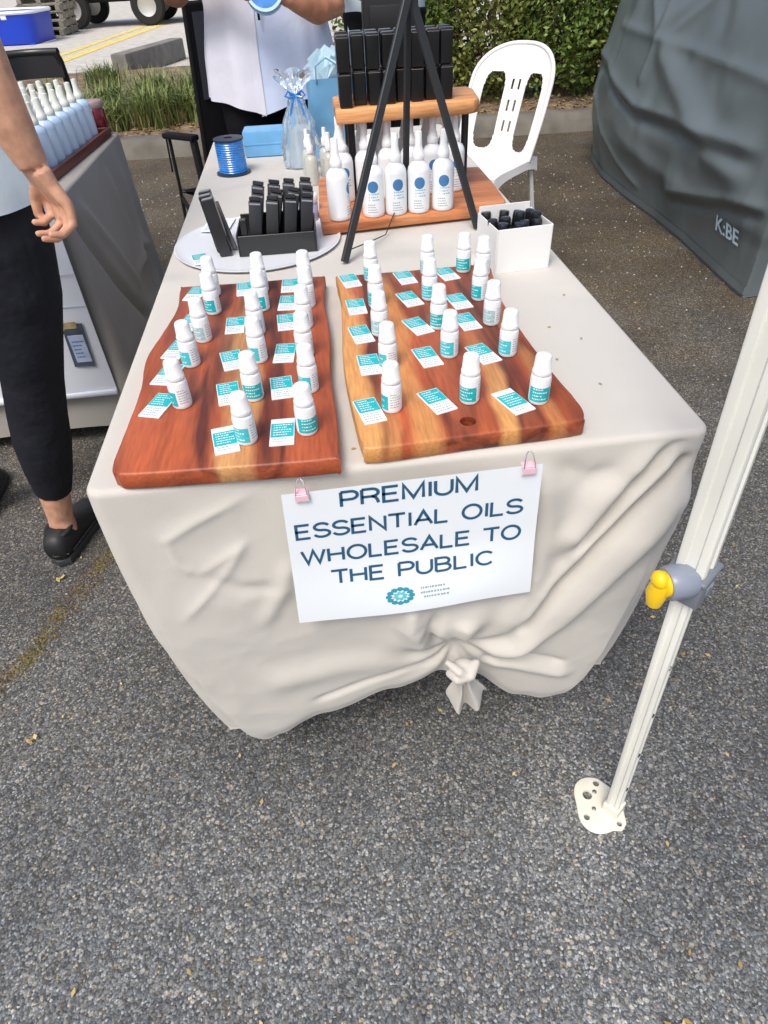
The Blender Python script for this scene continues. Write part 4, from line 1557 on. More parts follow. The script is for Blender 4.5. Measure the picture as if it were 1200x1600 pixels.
TR = [  # creases as (y along the wall, z)
    ([(4.35, .62), (3.91, .594), (3.60, .525), (3.285, .478), (2.60, .50), (1.95, .53)], .030, .040, 'crease', .06),
    ([(4.28, .56), (3.91, .55), (3.60, .47), (3.285, .42), (2.60, .44), (1.95, .47)], -.022, .030, 'ridge', .08),
    ([(4.0, .78), (3.29, .773), (2.7, .745), (1.95, .73)], .016, .022, 'crease', .06),
    ([(3.29, 1.35), (3.29, .773), (3.33, .55)], .018, .028, 'crease', .1),
    ([(3.80, 1.12), (3.29, .773)], .016, .025, 'crease', .15),
    ([(3.29, .773), (2.95, .62), (2.40, .44), (1.95, .40)], .034, .060, 'ridge', .15),
    ([(4.28, .50), (3.90, .30), (3.50, .16), (3.1, .09)], .016, .025, 'crease', .1),
    ([(4.12, .56), (4.07, .30), (4.0, .10)], .014, .022, 'crease', .15),
    ([(3.60, .33), (3.0, .235), (2.45, .235)], .014, .050, 'ridge', .2),
    ([(2.85, .17), (2.45, .25), (2.15, .315), (1.88, .36)], .026, .035, 'crease', .1),
    ([(2.80, .13), (2.45, .20), (2.15, .275), (1.88, .32)], -.020, .022, 'ridge', .1),
    ([(3.2, .78), (2.9, .95), (2.6, 1.25)], .014, .025, 'crease', .15),
]
def tarp(u, v):
    s = TL*u
    p, d = hem_at(s)
    d = (hem_at(min(TL, s+.08))[1]+hem_at(max(0, s-.08))[1]).normalized()
    nn = Vector((-d.y, d.x))           # outward (towards the table)
    z = 2.1*(v**1.35)
    up = min(1, z/.25)
    o = 0
    # belly that blows outwards, drawn in at the top
    o += .05*math.sin(math.pi*min(1, z/1.0))*up - .10*max(0, z-.35)
    if 1.85 < p.y < 4.5 and p.x < 2.5:
        for ln, a, w, k, fd in TR:
            o += fold((p.y, z), ln, a, w, k, fd)
    o += .012*nz(s*1.4, z*1.4, 2)*up
    q = p+nn*o
    if 1.88 <= p.y < 2.5 and p.x < 2.35:       # loose flap at the near corner lies out on the ground
        k = max(0, 1-z/.2)*max(0, 1-(p.y-1.88)/.6)
        q = q+Vector((-.02, -.02))*k
    return (q.x, q.y, .004+z+.012*max(0, nz(s*3, 1))*(1-up))
tw_ = MB().grid(tarp, 420, 160, flip=False)
relax(tw_, 1)
tw = tw_.build('gazebo_side_wall', m_tarp, smooth=70)
tag(tw, 'wrinkled dark grey gazebo side wall beyond the white chair', 'gazebo wall')
# small pale blue printed logo near the bottom corner
m_pb = mat('pale_blue_logo', (.70, .88, 1.0), .5)
vs, fs = text_shape('K:BE', 1.0, 1.0, .02)
xa, xb = min(q.x for q in vs), max(q.x for q in vs)
hx = max(q.y for q in vs)
def near_u(y):
    best = min(range(2001), key=lambda k: (abs(hem_at(TL*k/2000)[0].y-y) + (10 if hem_at(TL*k/2000)[0].x > 2.3 else 0)))
    return best/2000
ua, ub = near_u(2.215), near_u(2.00)
out = []
for q in vs:
    f = (q.x-xa)/(xb-xa)
    u = ua+(ub-ua)*f
    z = .170+.062*q.y/hx
    v = (z/2.1)**(1/1.35)
    e = 1e-3
    p0 = Vector(tarp(u, v))
    nn = (Vector(tarp(u+e, v))-p0).cross(Vector(tarp(u, v+e))-p0).normalized()
    if nn.x > 0: nn = -nn
    out.append(p0+nn*.005)
MB().add(out, fs).build('logo', m_pb, tw, smooth=0)

hb_ = MB().grid(lambda u, v: tuple(Vector(tarp(u, ((.012+.034*v)/2.1)**(1/1.35)))+Vector((-.005, -.001, 0))), 420, 2)
hb_.build('hem_band', m_tarp, tw, smooth=60)

# ------------------------------------------------------------------ people
m_skin = mat('skin', (.53, .29, .19), .52, var=.20, vscale=45, sss=.12, spec=.4, bump=.25, bscale=260, bdist=.0012)
m_skin_t = mat('tanned_skin', (.46, .21, .12), .52, var=.18, vscale=45, sss=.12, spec=.4)
m_navy = mat('navy_leggings', (.0065, .0075, .0125), .7, spec=.3, bump=.8, bscale=11, bdist=.02)
m_blackcloth = mat('black_trousers', (.006, .006, .008), .8, spec=.2, bump=.3, bscale=25, bdist=.006)
m_shirt_p = mat('pale_blue_shirt', (.62, .74, .82), .8, bump=.25, bscale=22, bdist=.006)
m_shirt_w = mat('white_linen_shirt', (.72, .73, .82), .85, bump=.35, bscale=24, bdist=.008)  # white shirt, the lavender of skylight shade put into its colour
m_shirt_b = mat('white_linen_blue_light', (.58, .67, .86), .85, bump=.35, bscale=24, bdist=.008)  # same white shirt, blue reflected light painted into this side's colour
m_hair = mat('dark_hair', (.030, .018, .010), .55, var=.3, vscale=120, stretch=(1, 1, .1))
m_eye = mat('eye', (.05, .04, .03), .2)
m_shoe = mat('black_shoe', (.013, .014, .016), .55, bump=.3, bscale=120)
m_sole = mat('shoe_sole', (.030, .032, .035), .7)
def shift(mb, o):
    return mb.xf(Matrix.Translation(-Vector(o)))
def add_head(b, c, f):
    """skull, jaw, nose and ears; f is the unit facing direction"""
    c, f = Vector(c), Vector(f)
    s = Vector((f.y, -f.x, 0))
    b.ball(c+Vector((0, 0, .02)), (.078, .092, .098) if abs(f.y) > .7 else (.092, .078, .098), 16, 12)
    b.ball(c+f*.025+Vector((0, 0, -.055)), (.055, .060, .060), 14, 10)
    b.tube([c+f*.088+Vector((0, 0, .012)), c+f*.108+Vector((0, 0, -.024))], [.008, .014], 8)
    b.tube([c+f*.080-s*.022+Vector((0, 0, -.060)), c+f*.090+Vector((0, 0, -.060)), c+f*.080+s*.022+Vector((0, 0, -.060))], .007, 8)
    for k in (-1, 1):
        b.ball(c+s*k*.080+Vector((0, 0, -.01)), (.012, .018, .030), 8, 6)
def add_hair(c, f, root, o, long=.12):
    c, f = Vector(c), Vector(f)
    h = MB()
    h.ball(c-f*.014+Vector((0, 0, .034)), (.090, .100, .100), 16, 12)
    h.tube([c-f*.075+Vector((0, 0, .03)), c-f*.095+Vector((0, 0, -.06)), c-f*.085+Vector((0, 0, -.06-long))], [.06, .05, .025], 12)
    solid('hair', shift(h, o), .010, m_hair, root)
    s = Vector((f.y, -f.x, 0))
    e = MB()
    for k in (-1, 1):
        e.ball(c+f*.080+s*k*.032+Vector((0, 0, .004)), .012, 10, 8)
    shift(e, o).build('eyes', m_eye, root)
def add_hand(b, wrist, knuck, across, curl, side=1, grip=.028):
    """palm and five bent fingers: wrist -> knuckle centre, fingers spread along `across`, curling towards `curl`"""
    w, k, a, c = Vector(wrist), Vector(knuck), Vector(across).normalized(), Vector(curl).normalized()
    d = (k-w).normalized()
    for i in range(4):
        o = (i-1.5)*.0205
        kn_ = k+a*o-d*(.004*abs(i-1.3))
        b.tube([w+a*o*.55, (w+kn_)/2+a*o*.1, kn_], [.016, .0130, .0098], 10)
        ln = (.036, .041, .038, .029)[i]
        p1 = kn_+d*ln*.75+c*ln*.35
        p2 = p1+d*ln*.15+c*ln*.72
        p3 = p2-d*ln*.25+c*ln*.45
        b.tube([kn_, p1, p2, p3], [.0092, .0082, .0074, .0060], 10)
        b.ball(p3, .0064, 8, 6)
    t0_ = w+d*.022-a*.018*side
    t1_ = t0_+d*.026-a*.024*side+c*.014
    t2_ = t1_+d*.026-a*.004*side+c*.012
    b.tube([w+d*.006-a*.008*side, t0_, t1_, t2_], [.016, .0150, .0105, .0078], 10)
    b.ball(t2_, .0076, 8, 6)
def shoe(root, o, heel, ang, ln=.25):
    M = Matrix.Translation(Vector(heel)-Vector(o)) @ Matrix.Rotation(ang, 4, 'Z')
    st_ = [(0, .024, .070, .012), (.02, .032, .082, .004), (.07, .036, .088, .002), (.11, .037, .072, .002), (.16, .044, .052, .002), (.21, .044, .042, .003), (.24, .034, .034, .006), (.252, .016, .026, .012)]
    vs, n = [], 14
    for y, w, h, z0 in st_:
        for k in range(n):
            a = 2*math.pi*k/n
            cx, sz_ = math.cos(a), math.sin(a)
            vs.append((w*math.copysign(abs(cx)**.75, cx), y*ln/.25, z0+.014+(h-z0)*.5*(1+math.copysign(abs(sz_)**.8, sz_))))
    fs = [(i*n+k, i*n+(k+1) % n, (i+1)*n+(k+1) % n, (i+1)*n+k) for i in range(len(st_)-1) for k in range(n)]
    fs += [tuple(range(n))[::-1], tuple((len(st_)-1)*n+k for k in range(n))]
    sh = MB().add(vs, fs).xf(M).build('shoe', m_shoe, root, smooth=70)
    out = [(-.028, .01), (-.034, .07), (-.037, .12), (-.046, .17), (-.045, .215), (-.033, .245), (0, .258), (.033, .245), (.045, .215), (.046, .17), (.037, .12), (.034, .07), (.028, .01), (0, -.004)]
    MB().slab(out[::-1], 0, .022, .003).xf(M).build('sole', m_sole, sh, smooth=40)
    MB().tube([(.030*math.cos(a)*1.02, .055+.036*math.sin(a), .088+.004*math.sin(a)) for a in [k*math.pi/8 for k in range(16)]], .0065, 8, closed=True).xf(M).build('collar', m_shoe, sh, smooth=60)
    MB().tube([(-.034, .03, .036), (-.037, .09, .034), (-.043, .16, .031), (-.040, .21, .030)], .0022, 6).tube([(.034, .03, .036), (.037, .09, .034), (.043, .16, .031), (.040, .21, .030)], .0022, 6).tube([(-.030, .012, .038), (0, -.003, .040), (.030, .012, .038)], .0024, 6).xf(M).build('seam', m_sole, sh)
    return sh

# person on the left, seen from behind: leggings, bare arm hanging down
o1 = (-.50, .80, 0)
P1 = thing('person', 'person in navy leggings and black shoes with one bare arm hanging, at the left edge', 'person', o1)
legR = [(-.318, .770, .905), (-.308, .752, .80), (-.318, .745, .70), (-.340, .742, .595), (-.358, .745, .515), (-.385, .748, .42), (-.402, .746, .345), (-.418, .745, .265), (-.432, .745, .195), (-.447, .745, .11), (-.452, .742, .06)]
rR = [.098, .092, .083, .070, .060, .060, .060, .051, .038, .031, .035]
legL = [(-.462, .795, .905), (-.492, .815, .75), (-.540, .840, .60), (-.570, .860, .50), (-.622, .885, .40), (-.660, .900, .32), (-.700, .915, .195), (-.728, .928, .11), (-.732, .930, .06)]
rL = [.098, .086, .074, .066, .067, .064, .042, .033, .035]
b = MB()
b.tube(legR, rR, 18).tube(legL, rL, 18)
b.tube([(-.390, .785, .86), (-.390, .785, .95), (-.392, .787, 1.08), (-.395, .787, 1.25), (-.397, .787, 1.38), (-.398, .785, 1.44)], [(.150, .115), (.160, .115), (.128, .095), (.155, .110), (.165, .100), (.06, .06)], 20)
b.tube([(-.398, .785, 1.40), (-.398, .790, 1.53)], [.058, .05], 14)
b.tube([(-.255, .775, 1.405), (-.212, .735, 1.30), (-.192, .675, 1.150), (-.182, .655, 1.075), (-.170, .650, 1.000), (-.158, .650, .945)], [.050, .046, .042, .0405, .034, .0245], 16)
b.ball((-.26, .775, 1.39), .062)
b.ball((-.535, .785, 1.39), .062)
b.tube([(-.540, .785, 1.405), (-.585, .80, 1.28), (-.60, .83, 1.13), (-.59, .90, 1.02), (-.57, .98, .95)], [.050, .044, .040, .036, .025], 14)
add_hand(b, (-.157, .650, .940), (-.1385, .652, .880), (-.72, .69, 0), (-.67, -.64, -.2), side=-1)
add_hand(b, (-.57, .98, .95), (-.555, 1.03, .93), (1, -.2, 0), (0, .3, -1), side=1)
add_head(b, (-.398, .80, 1.60), (0, 1, 0))
solid('body', shift(b, o1), .0034, m_skin, P1, it=3)
b = MB()
b.tube(legR[:9], [r+.004 for r in rR[:9]], 24).tube(legL[:7], [r+.004 for r in rL[:7]], 24)
b.tube([(-.390, .785, .84), (-.390, .785, .92), (-.391, .786, 1.02)], [(.150, .118), (.166, .121), (.150, .112)], 24)
solid('leggings', shift(b, o1), .0055, m_navy, P1, it=3)
def shirtf(cx, cy, secs, sgn=1):
    def f(u, v):
        a = 2*math.pi*u
        z = secs[0][0]+(secs[-1][0]-secs[0][0])*v
        ra = interp(z, [(s[0], s[1]) for s in secs])
        rb = interp(z, [(s[0], s[2]) for s in secs])
        k = 1+.035*math.sin(7*a+z*9)*(1-v)+.02*nz(a*2, z*7)
        return (cx+ra*k*math.cos(a), cy+rb*k*math.sin(a), z+.006*math.sin(3*a)*(1-v))
    return f
b = MB().grid(shirtf(-.392, .787, [(.872, .194, .168), (1.0, .176, .140), (1.1, .150, .112), (1.28, .170, .122), (1.40, .150, .105), (1.46, .075, .075)]), 64, 30)
b.tube([(-.265, .778, 1.405), (-.225, .745, 1.32), (-.210, .722, 1.27)], [.060, .060, .058], 18, caps=False)
b.tube([(-.530, .785, 1.405), (-.575, .796, 1.30), (-.588, .806, 1.26)], [.060, .058, .055], 18, caps=False)
shift(b, o1).build('shirt', m_shirt_p, P1, smooth=70)
add_hair((-.398, .80, 1.60), (0, 1, 0), P1, o1, .22)
shoe(P1, o1, (-.466, .672, 0), R(-11), .235)
shoe(P1, o1, (-.745, .872, 0), R(8), .235)

# woman behind the far end of the table, white linen shirt, hands at a blue ribbon roll
o2 = (.205, 2.16, 0)
P2 = thing('person', 'person in an open white linen shirt and black trousers behind the far table end', 'person', o2)
b = MB()
lg = []
for sx in (-1, 1):
    pts = [(.205+sx*.085, 2.16, .93), (.205+sx*.088, 2.155, .72), (.205+sx*.088, 2.15, .50), (.205+sx*.090, 2.165, .33), (.205+sx*.092, 2.175, .10), (.205+sx*.092, 2.17, .05)]
    rs = [.105, .092, .066, .062, .038, .038]
    lg.append((pts, rs))
    b.tube(pts, rs, 16)
b.tube([(.205, 2.16, .86), (.205, 2.16, .97), (.205, 2.158, 1.10), (.205, 2.155, 1.28), (.205, 2.16, 1.40), (.205, 2.16, 1.46)], [(.165, .118), (.175, .122), (.150, .105), (.170, .118), (.170, .100), (.06, .06)], 20)
b.tube([(.205, 2.16, 1.42), (.205, 2.15, 1.54)], [.056, .05], 14)
b.ball((.045, 2.16, 1.40), .062)
b.ball((.365, 2.16, 1.40), .062)
b.tube([(.045, 2.16, 1.40), (-.030, 2.14, 1.24), (-.068, 2.10, 1.095), (-.020, 2.02, 1.130), (.060, 1.955, 1.155), (.110, 1.92, 1.150)], [.052, .046, .043, .041, .034, .025], 16)
b.tube([(.365, 2.16, 1.40), (.415, 2.13, 1.22), (.428, 2.07, 1.045), (.380, 2.00, 1.050), (.325, 1.94, 1.075), (.285, 1.915, 1.090)], [.052, .047, .046, .044, .036, .025], 16)
add_hand(b, (.110, 1.92, 1.150), (.160, 1.895, 1.135), (.3, .6, .8), (.5, .8, -.3), side=1)
add_hand(b, (.285, 1.915, 1.090), (.235, 1.892, 1.115), (-.2, -.3, 1), (-.6, .8, -.1), side=-1)
add_head(b, (.205, 2.13, 1.62), (0, -1, 0))
solid('body', shift(b, o2), .0065, m_skin_t, P2, it=4)
b = MB()
for pts, rs in lg:
    b.tube(pts[:5], [r+.012 for r in rs[:5]], 18)
b.tube([(.205, 2.16, .82), (.205, 2.16, .92), (.205, 2.16, 1.02)], [(.168, .125), (.184, .131), (.165, .118)], 24)
solid('trousers', shift(b, o2), .009, m_blackcloth, P2, it=3)
def open_shirt(a0, a1, hem_fn, amp):
    def f(u, v):
        a = a0+(a1-a0)*u
        zb = hem_fn(u)
        z = zb+(1.44-zb)*v
        ra = interp(z, [(.74, .232), (.90, .226), (1.08, .198), (1.28, .196), (1.38, .180), (1.44, .100)])
        rb = interp(z, [(.74, .165), (.90, .158), (1.08, .138), (1.28, .140), (1.38, .118), (1.44, .085)])
        k = 1+amp*math.sin(11*a+2*nz(a*2, z*3))*(1-v)+.03*nz(a*2.5, z*6, 3)
        return (.205+ra*k*math.cos(a), 2.16+rb*k*math.sin(a), z)
    return f
hl = lambda u: .815-.050*max(0, (u-.55)/.45)**1.5+.006*math.sin(9*u)
hr_ = lambda u: .765+.035*min(1, u/.2)+.006*math.sin(8*u)
b = MB().grid(open_shirt(R(90), R(262), hl, .030), 60, 40)
sl_ = shift(b, o2).build('shirt', m_shirt_w, P2, smooth=70)
b = MB().grid(open_shirt(R(258), R(450), hr_, .022), 64, 40)
sr_ = shift(b, o2).build('shirt', m_shirt_b, P2, smooth=70)
pk = MB().grid(lambda u, v: tuple(Vector(open_shirt(R(90), R(262), hl, .030)(.955+.045*u, v*.97))+Vector((0, -.004, 0))), 3, 40)
shift(pk, o2).build('placket', m_shirt_w, sl_, smooth=70)
b = MB()
b.tube([(.045, 2.16, 1.415), (-.022, 2.142, 1.27), (-.040, 2.13, 1.22)], [.066, .064, .060], 18, caps=False)
b.tube([(.365, 2.16, 1.415), (.408, 2.135, 1.26), (.418, 2.12, 1.20)], [.066, .064, .060], 18, caps=False)
shift(b, o2).build('sleeve', m_shirt_w, P2, smooth=70)
shift(MB().tube([(.155, 2.015, 1.35), (.190, 2.000, 1.10), (.192, 2.000, 1.03)], .004, 6), o2).build('lanyard', m_blackcloth, P2)
add_hair((.205, 2.13, 1.62), (0, -1, 0), P2, o2, .18)
shoe(P2, o2, (.112, 2.245, 0), R(180))
shoe(P2, o2, (.300, 2.245, 0), R(180))
# the blue roll held in her hands
m_roll_rim = mat('pale_blue_flange', (.45, .66, .80), .25, coat=.3)
hr = thing('ribbon_roll', 'blue ribbon roll with pale rim held in the hands behind the table', 'ribbon', (.222, 1.905, 1.105), 0)
Mx = Matrix.Rotation(R(72), 4, 'X')
MB().lathe([(.020, -.014), (.046, -.014), (.047, -.010), (.047, .010), (.046, .014), (.020, .014)], 32, capb=False, capt=False).xf(Mx).build('ribbon', m_blue, hr, smooth=40)
for zz in (-.0165, .0165):
    MB().lathe([(.0475, zz-.0015), (.056, zz-.0015), (.057, zz), (.056, zz+.0015), (.0475, zz+.0015), (.0475, zz-.0015)], 32, capb=False, capt=False).xf(Mx).build('flange', m_roll_rim, hr, smooth=40)

# person standing farther back, mostly behind the black cartons
o3 = (.755, 3.42, 0)
P3 = thing('person', 'person in a pale shirt standing farther back behind the black cartons', 'person', o3)
b = MB()
lg = []
for sx in (-1, 1):
    pts = [(.755+sx*.09, 3.42, .95), (.755+sx*.092, 3.415, .72), (.755+sx*.095, 3.41, .50), (.755+sx*.097, 3.43, .33), (.755+sx*.10, 3.44, .10), (.755+sx*.10, 3.43, .05)]
    rs = [.105, .090, .066, .062, .040, .040]
    lg.append((pts, rs))
    b.tube(pts, rs, 16)
b.tube([(.755, 3.42, .88), (.755, 3.42, 1.0), (.755, 3.42, 1.14), (.755, 3.415, 1.34), (.755, 3.42, 1.46), (.755, 3.42, 1.52)], [(.165, .118), (.170, .122), (.158, .110), (.185, .125), (.185, .105), (.06, .06)], 20)
b.tube([(.755, 3.42, 1.48), (.755, 3.41, 1.61)], [.060, .055], 14)
for sx in (-1, 1):
    b.ball((.755+sx*.18, 3.42, 1.46), .064)
b.tube([(.575, 3.42, 1.46), (.500, 3.42, 1.30), (.490, 3.38, 1.13), (.540, 3.27, 1.06), (.610, 3.20, 1.03)], [.054, .048, .042, .036, .026], 14)
b.tube([(.935, 3.42, 1.46), (1.005, 3.42, 1.30), (1.010, 3.38, 1.13), (.960, 3.27, 1.06), (.890, 3.20, 1.03)], [.054, .048, .042, .036, .026], 14)
add_hand(b, (.610, 3.20, 1.03), (.665, 3.175, 1.02), (0, .3, 1), (.4, .9, 0), side=-1)
add_hand(b, (.890, 3.20, 1.03), (.835, 3.175, 1.02), (0, .3, 1), (-.4, .9, 0), side=-1)
add_head(b, (.755, 3.39, 1.69), (0, -1, 0))
solid('body', shift(b, o3), .0085, m_skin, P3, it=4)
b = MB()
for pts, rs in lg:
    b.tube(pts[:5], [r+.016 for r in rs[:5]], 18)
b.tube([(.755, 3.42, .84), (.755, 3.42, .94), (.755, 3.42, 1.04)], [(.172, .128), (.182, .132), (.168, .122)], 24)
solid('trousers', shift(b, o3), .010, m_blackcloth, P3, it=3)
b = MB().grid(shirtf(.755, 3.42, [(.86, .200, .150), (1.0, .200, .146), (1.14, .188, .136), (1.34, .206, .146), (1.46, .180, .122), (1.53, .080, .080)]), 64, 30)
b.tube([(.565, 3.42, 1.46), (.508, 3.42, 1.32), (.498, 3.41, 1.24)], [.068, .066, .062], 18, caps=False)
b.tube([(.945, 3.42, 1.46), (1.000, 3.42, 1.32), (1.008, 3.41, 1.24)], [.068, .066, .062], 18, caps=False)
shift(b, o3).build('shirt', m_shirt_p, P3, smooth=70)
add_hair((.755, 3.39, 1.69), (0, -1, 0), P3, o3, .02)
shoe(P3, o3, (.655, 3.52, 0), R(180), .27)
shoe(P3, o3, (.855, 3.52, 0), R(180), .27)
m_bagblk = mat('black_bag', (.014, .014, .016), .5, bump=.2, bscale=30)
hb = thing('black_bag', 'black shoulder bag held in front of the person standing farther back', 'bag', (.75, 3.15, .86))
MB().box((0, 0, .085), (.26, .09, .17), bev=.02, seg=3).build('bag_body', m_bagblk, hb, smooth=50)
MB().box((0, -.047, .075), (.20, .012, .10), bev=.005, seg=2).build('pocket', m_bagblk, hb, smooth=50)
MB().tube([(-.11, 0, .165), (-.10, .0, .23), (0, .01, .27), (.10, 0, .23), (.11, 0, .165)], .008, 8).build('handle', m_bagblk, hb)

# ------------------------------------------------------------------ black camp chair beside the woman
m_camp = mat('dark_camp_fabric', (.009, .009, .011), .8, spec=.2, bump=.2, bscale=60)
m_camp_g = mat('sky_lit_camp_fabric', (.050, .052, .068), .8, bump=.2, bscale=60)  # upper back of the dark fabric, its sky-lit tone put into the colour
CC = thing('camp_chair', 'dark high-backed camp chair with armrest left of the table end', 'camp chair', (-.115, 2.62, 0), R(-37))
def cback(u, v):
    y = -.17+.34*u
    z = .40+.66*v
    x = .115+.055*v+.045*(1-(2*u-1)**2)*(1-.4*v)
    return (x, y, z)
b = MB().grid(cback, 20, 24).grid(lambda u, v: (lambda q: (q[0]+.012, q[1], q[2]))(cback(u, v)), 20, 24, flip=True)
b.tube([cback(0, k/20) for k in range(21)], .011, 8).tube([cback(1, k/20) for k in range(21)], .011, 8).tube([cback(k/20, 1) for k in range(21)], .011, 8)
b.build('backrest', m_camp, CC, smooth=60)
b = MB().grid(lambda u, v: tuple(Vector(cback(.03+.94*u, .56+.41*v))+Vector((-.006, 0, 0))), 16, 12)
b.grid(lambda u, v: tuple(Vector(cback(.03+.94*u, .56+.41*v))+Vector((.018, 0, 0))), 16, 12, flip=True)
b.build('lit_back_panel', m_camp_g, CC, smooth=60)
b = MB().grid(lambda u, v: (-.09+.22*u, -.16+.32*v, .42-.06*math.sin(math.pi*v)*math.sin(math.pi*min(1, u+.1))), 16, 16)
b.grid(lambda u, v: (-.09+.22*u, -.16+.32*v, .410-.06*math.sin(math.pi*v)*math.sin(math.pi*min(1, u+.1))), 16, 16, flip=True)
b.build('seat', m_camp, CC, smooth=60)
for sy in (-1, 1):
    yy = sy*.185
    MB().box((.02, yy, .640), (.17, .045, .022), bev=.009, seg=2).build('armrest', m_camp, CC, smooth=50)
    MB().tube([(-.045, yy, .645), (-.05, yy, .44), (-.08, yy, .02)], .007, 8).build('leg', m_black_metal, CC)
    MB().tube([(.09, yy, .64), (.10, yy*1.02, .40), (.12, yy, .02)], .016, 8).build('leg', m_black_metal, CC)
    MB().tube([(-.05, yy, .40), (.16, yy, .05)], .009, 8).build('brace', m_black_metal, CC)
    MB().tube([(-.062, yy, .64), (-.072, yy, .50)], .004, 6).build('strap', m_black_metal, CC)

# ------------------------------------------------------------------ second table on the left
T2 = .742
trestle('small folding table hidden under the grey cloth on the left', -1.10, -.350, 1.27, 2.07, T2-.008)
m_cloth2 = cloth_material('grey_linen', (.30, .285, .265), (.35, .335, .31))
def hem2(e, nm, s, t):
    return e[0]+nm[0]*.03, e[1]+nm[1]*.02, .06+.03*nz(e[0]*3, e[1]*3, 8)
R2 = [([(1.30, .70), (1.50, .42), (1.70, .20)], -.030, .018, 'ridge', .12), ([(1.36, .72), (1.55, .52), (1.72, .30)], .014, .02, 'ridge', .2),
      ([(1.75, .72), (1.80, .45), (1.85, .15)], .014, .03, 'ridge', .2), ([(1.95, .70), (1.92, .40), (1.88, .1)], .012, .025, 'ridge', .2),
      ([(1.70, .36), (1.88, .42), (2.02, .38)], .014, .016, 'crease', .2), ([(1.66, .26), (1.85, .24), (2.0, .30)], .012, .016, 'crease', .2)]
def disp2(x, y, z, v, s, t):
    d = .012*math.sin(math.pi*v*.5)
    if s == 'r':
        for ln, a, w, k, fd in R2:
            d += fold((y, z), ln, a, w, k, fd)*min(1, v/.05)
        d += .010*v*nz(y*5, z*4)
    elif s == 'f':
        d *= .2
    else:
        d += .012*v*math.sin((x+y)*22)
    return d
c2 = cloth_sheet(-1.10, -.350, 1.27, 2.07, T2, hem2, disp2, rows=50, step=.012).build('tablecloth', m_cloth2, smooth=80)
tag(c2, 'grey cloth over the small table on the left', 'tablecloth')
# white banner hung over the near end, with a bottle picture
m_banner = mat('white_banner', (.66, .70, .78), .6, bump=.1, bscale=14)
BN = thing('white_banner', 'white hanging banner with a bottle picture on the left table end', 'banner', (-.72, 1.235, 0))
def bann(d):
    return lambda u, v: (-.370+.722*u, -.004*math.sin(math.pi*v)-d-.004*math.sin(u*9+1)*(1-v), .190+.556*v)
b = MB().grid(bann(.002), 40, 30).grid(bann(0), 40, 30, flip=True)
b.box((-.009, -.003, .190), (.724, .014, .018), bev=.003)
b.build('panel', m_banner, BN, smooth=50)
MB().box((-.009, .016, .7465), (.724, .05, .003), bev=.001).build('top_fold', m_banner, BN)
for zz in (.470, .560):
    MB().box((-.009, -.0085, zz), (.720, .0012, .0016)).build('crease', mat('banner_crease', (.50, .54, .62), .7), BN, smooth=0)
m_pic = mat('dark_picture', (.05, .075, .10), .5, var=.4, vscale=25)
m_pic_l = mat('picture_label', (.40, .45, .62), .5, var=.15, vscale=40)
m_pic_g = mat('picture_gold', (.40, .31, .15), .5, var=.3, vscale=60)
MB().box((.292, -.0100, .355), (.058, .002, .135), mtx=Matrix.Translation((.292, -.0100, .355)) @ Matrix.Rotation(R(3), 4, 'Y')).add([], []).build('picture', m_pic, BN, smooth=0)
b = MB()
b.box((.294, -.0118, .345), (.044, .0016, .085), bev=.0006)
b.build('picture_bottle', m_pic_l, BN)
b = MB()
b.box((.286, -.0118, .418), (.046, .0016, .020), bev=.0006)
b.box((.262, -.0118, .410), (.018, .0016, .014), bev=.0006)
b.build('picture_cap', m_pic_g, BN)
r = random.Random(31)
bars(5, .278, .312, .318, .012, .004, r, lambda x, z: (x, -.0130, z), wmin=.004, wmax=.012).build('picture_print', m_blue_print, BN, smooth=0)
# tray of pale blue spray bottles
m_tray2 = wood('dark_red_timber', (.060, .014, .010), (.12, .028, .018), (.2, .06, .03), [(0, .01, .0, 0, 1)], scale=(1, .08, 1))
tb = thing('bottle_tray', 'dark red timber tray under the rows of pale blue bottles', 'tray', (-.505, 1.71, T2+.0005), R(-4))
MB().box((0, 0, .007), (.235, .560, .012), bev=.002).build('base', m_tray2, tb)
for sx in (-1, 1):
    MB().box((sx*.122, 0, .014), (.010, .580, .026), bev=.002).build('rail', m_tray2, tb)
for sy in (-1, 1):
    MB().box((0, sy*.2855, .014), (.2345, .010, .026), bev=.002).build('rail', m_tray2, tb)
m_spray_bl = mat('pale_blue_bottle', (.50, .66, .86), .3, spec=.5)
m_cap_cr = mat('cream_cap', (.72, .74, .66), .4)
q0 = thing('spray_bottle', 'x', 'bottle', (0, 0, 0), 0, 'pale blue spray bottles on the dark red tray')
MB().lathe([(.021, 0), (.0255, .0015), (.0268, .004), (.0268, .090), (.0255, .097), (.0205, .104), (.013, .109), (.011, .111)], 22).build('body', m_spray_bl, q0, smooth=45)
MB().lathe([(.0125, .110), (.0135, .111), (.0135, .122), (.0118, .124), (.009, .138), (.0082, .162), (0, .164)], 18, capt=False).build('cap', m_cap_cr, q0, smooth=45)
MB().lathe([(.0270, .010), (.0270, .086)], 20, a0=R(200), a1=R(380)).build('label', mat('pale_blue_label', (.60, .74, .90), .5), q0)
i = 0
rn = ['front', 'second', 'third', 'fourth', 'fifth', 'sixth', 'seventh', 'back']
for ry in range(8):
    for cx in range(4):
        M = Matrix.Translation((-.505, 1.71, T2+.0005)) @ Matrix.Rotation(R(-4), 4, 'Z')
        q = M @ Vector((-.085+.0555*cx, -.250+.066*ry, .0132))
        lab = f'pale blue spray bottle on the dark red tray, {rn[ry]} row, {["leftmost", "second from left", "second from right", "rightmost"][cx]}'
        rz = random.uniform(-.4, .4)
        if i == 0:
            q0.location, q0.rotation_euler = q, (0, 0, rz)
            q0['label'] = lab
        else:
            dup(q0, q, rz, lab)
        i += 1
m_red = mat('dark_red_glass', (.14, .004, .012), .15, coat=.4)
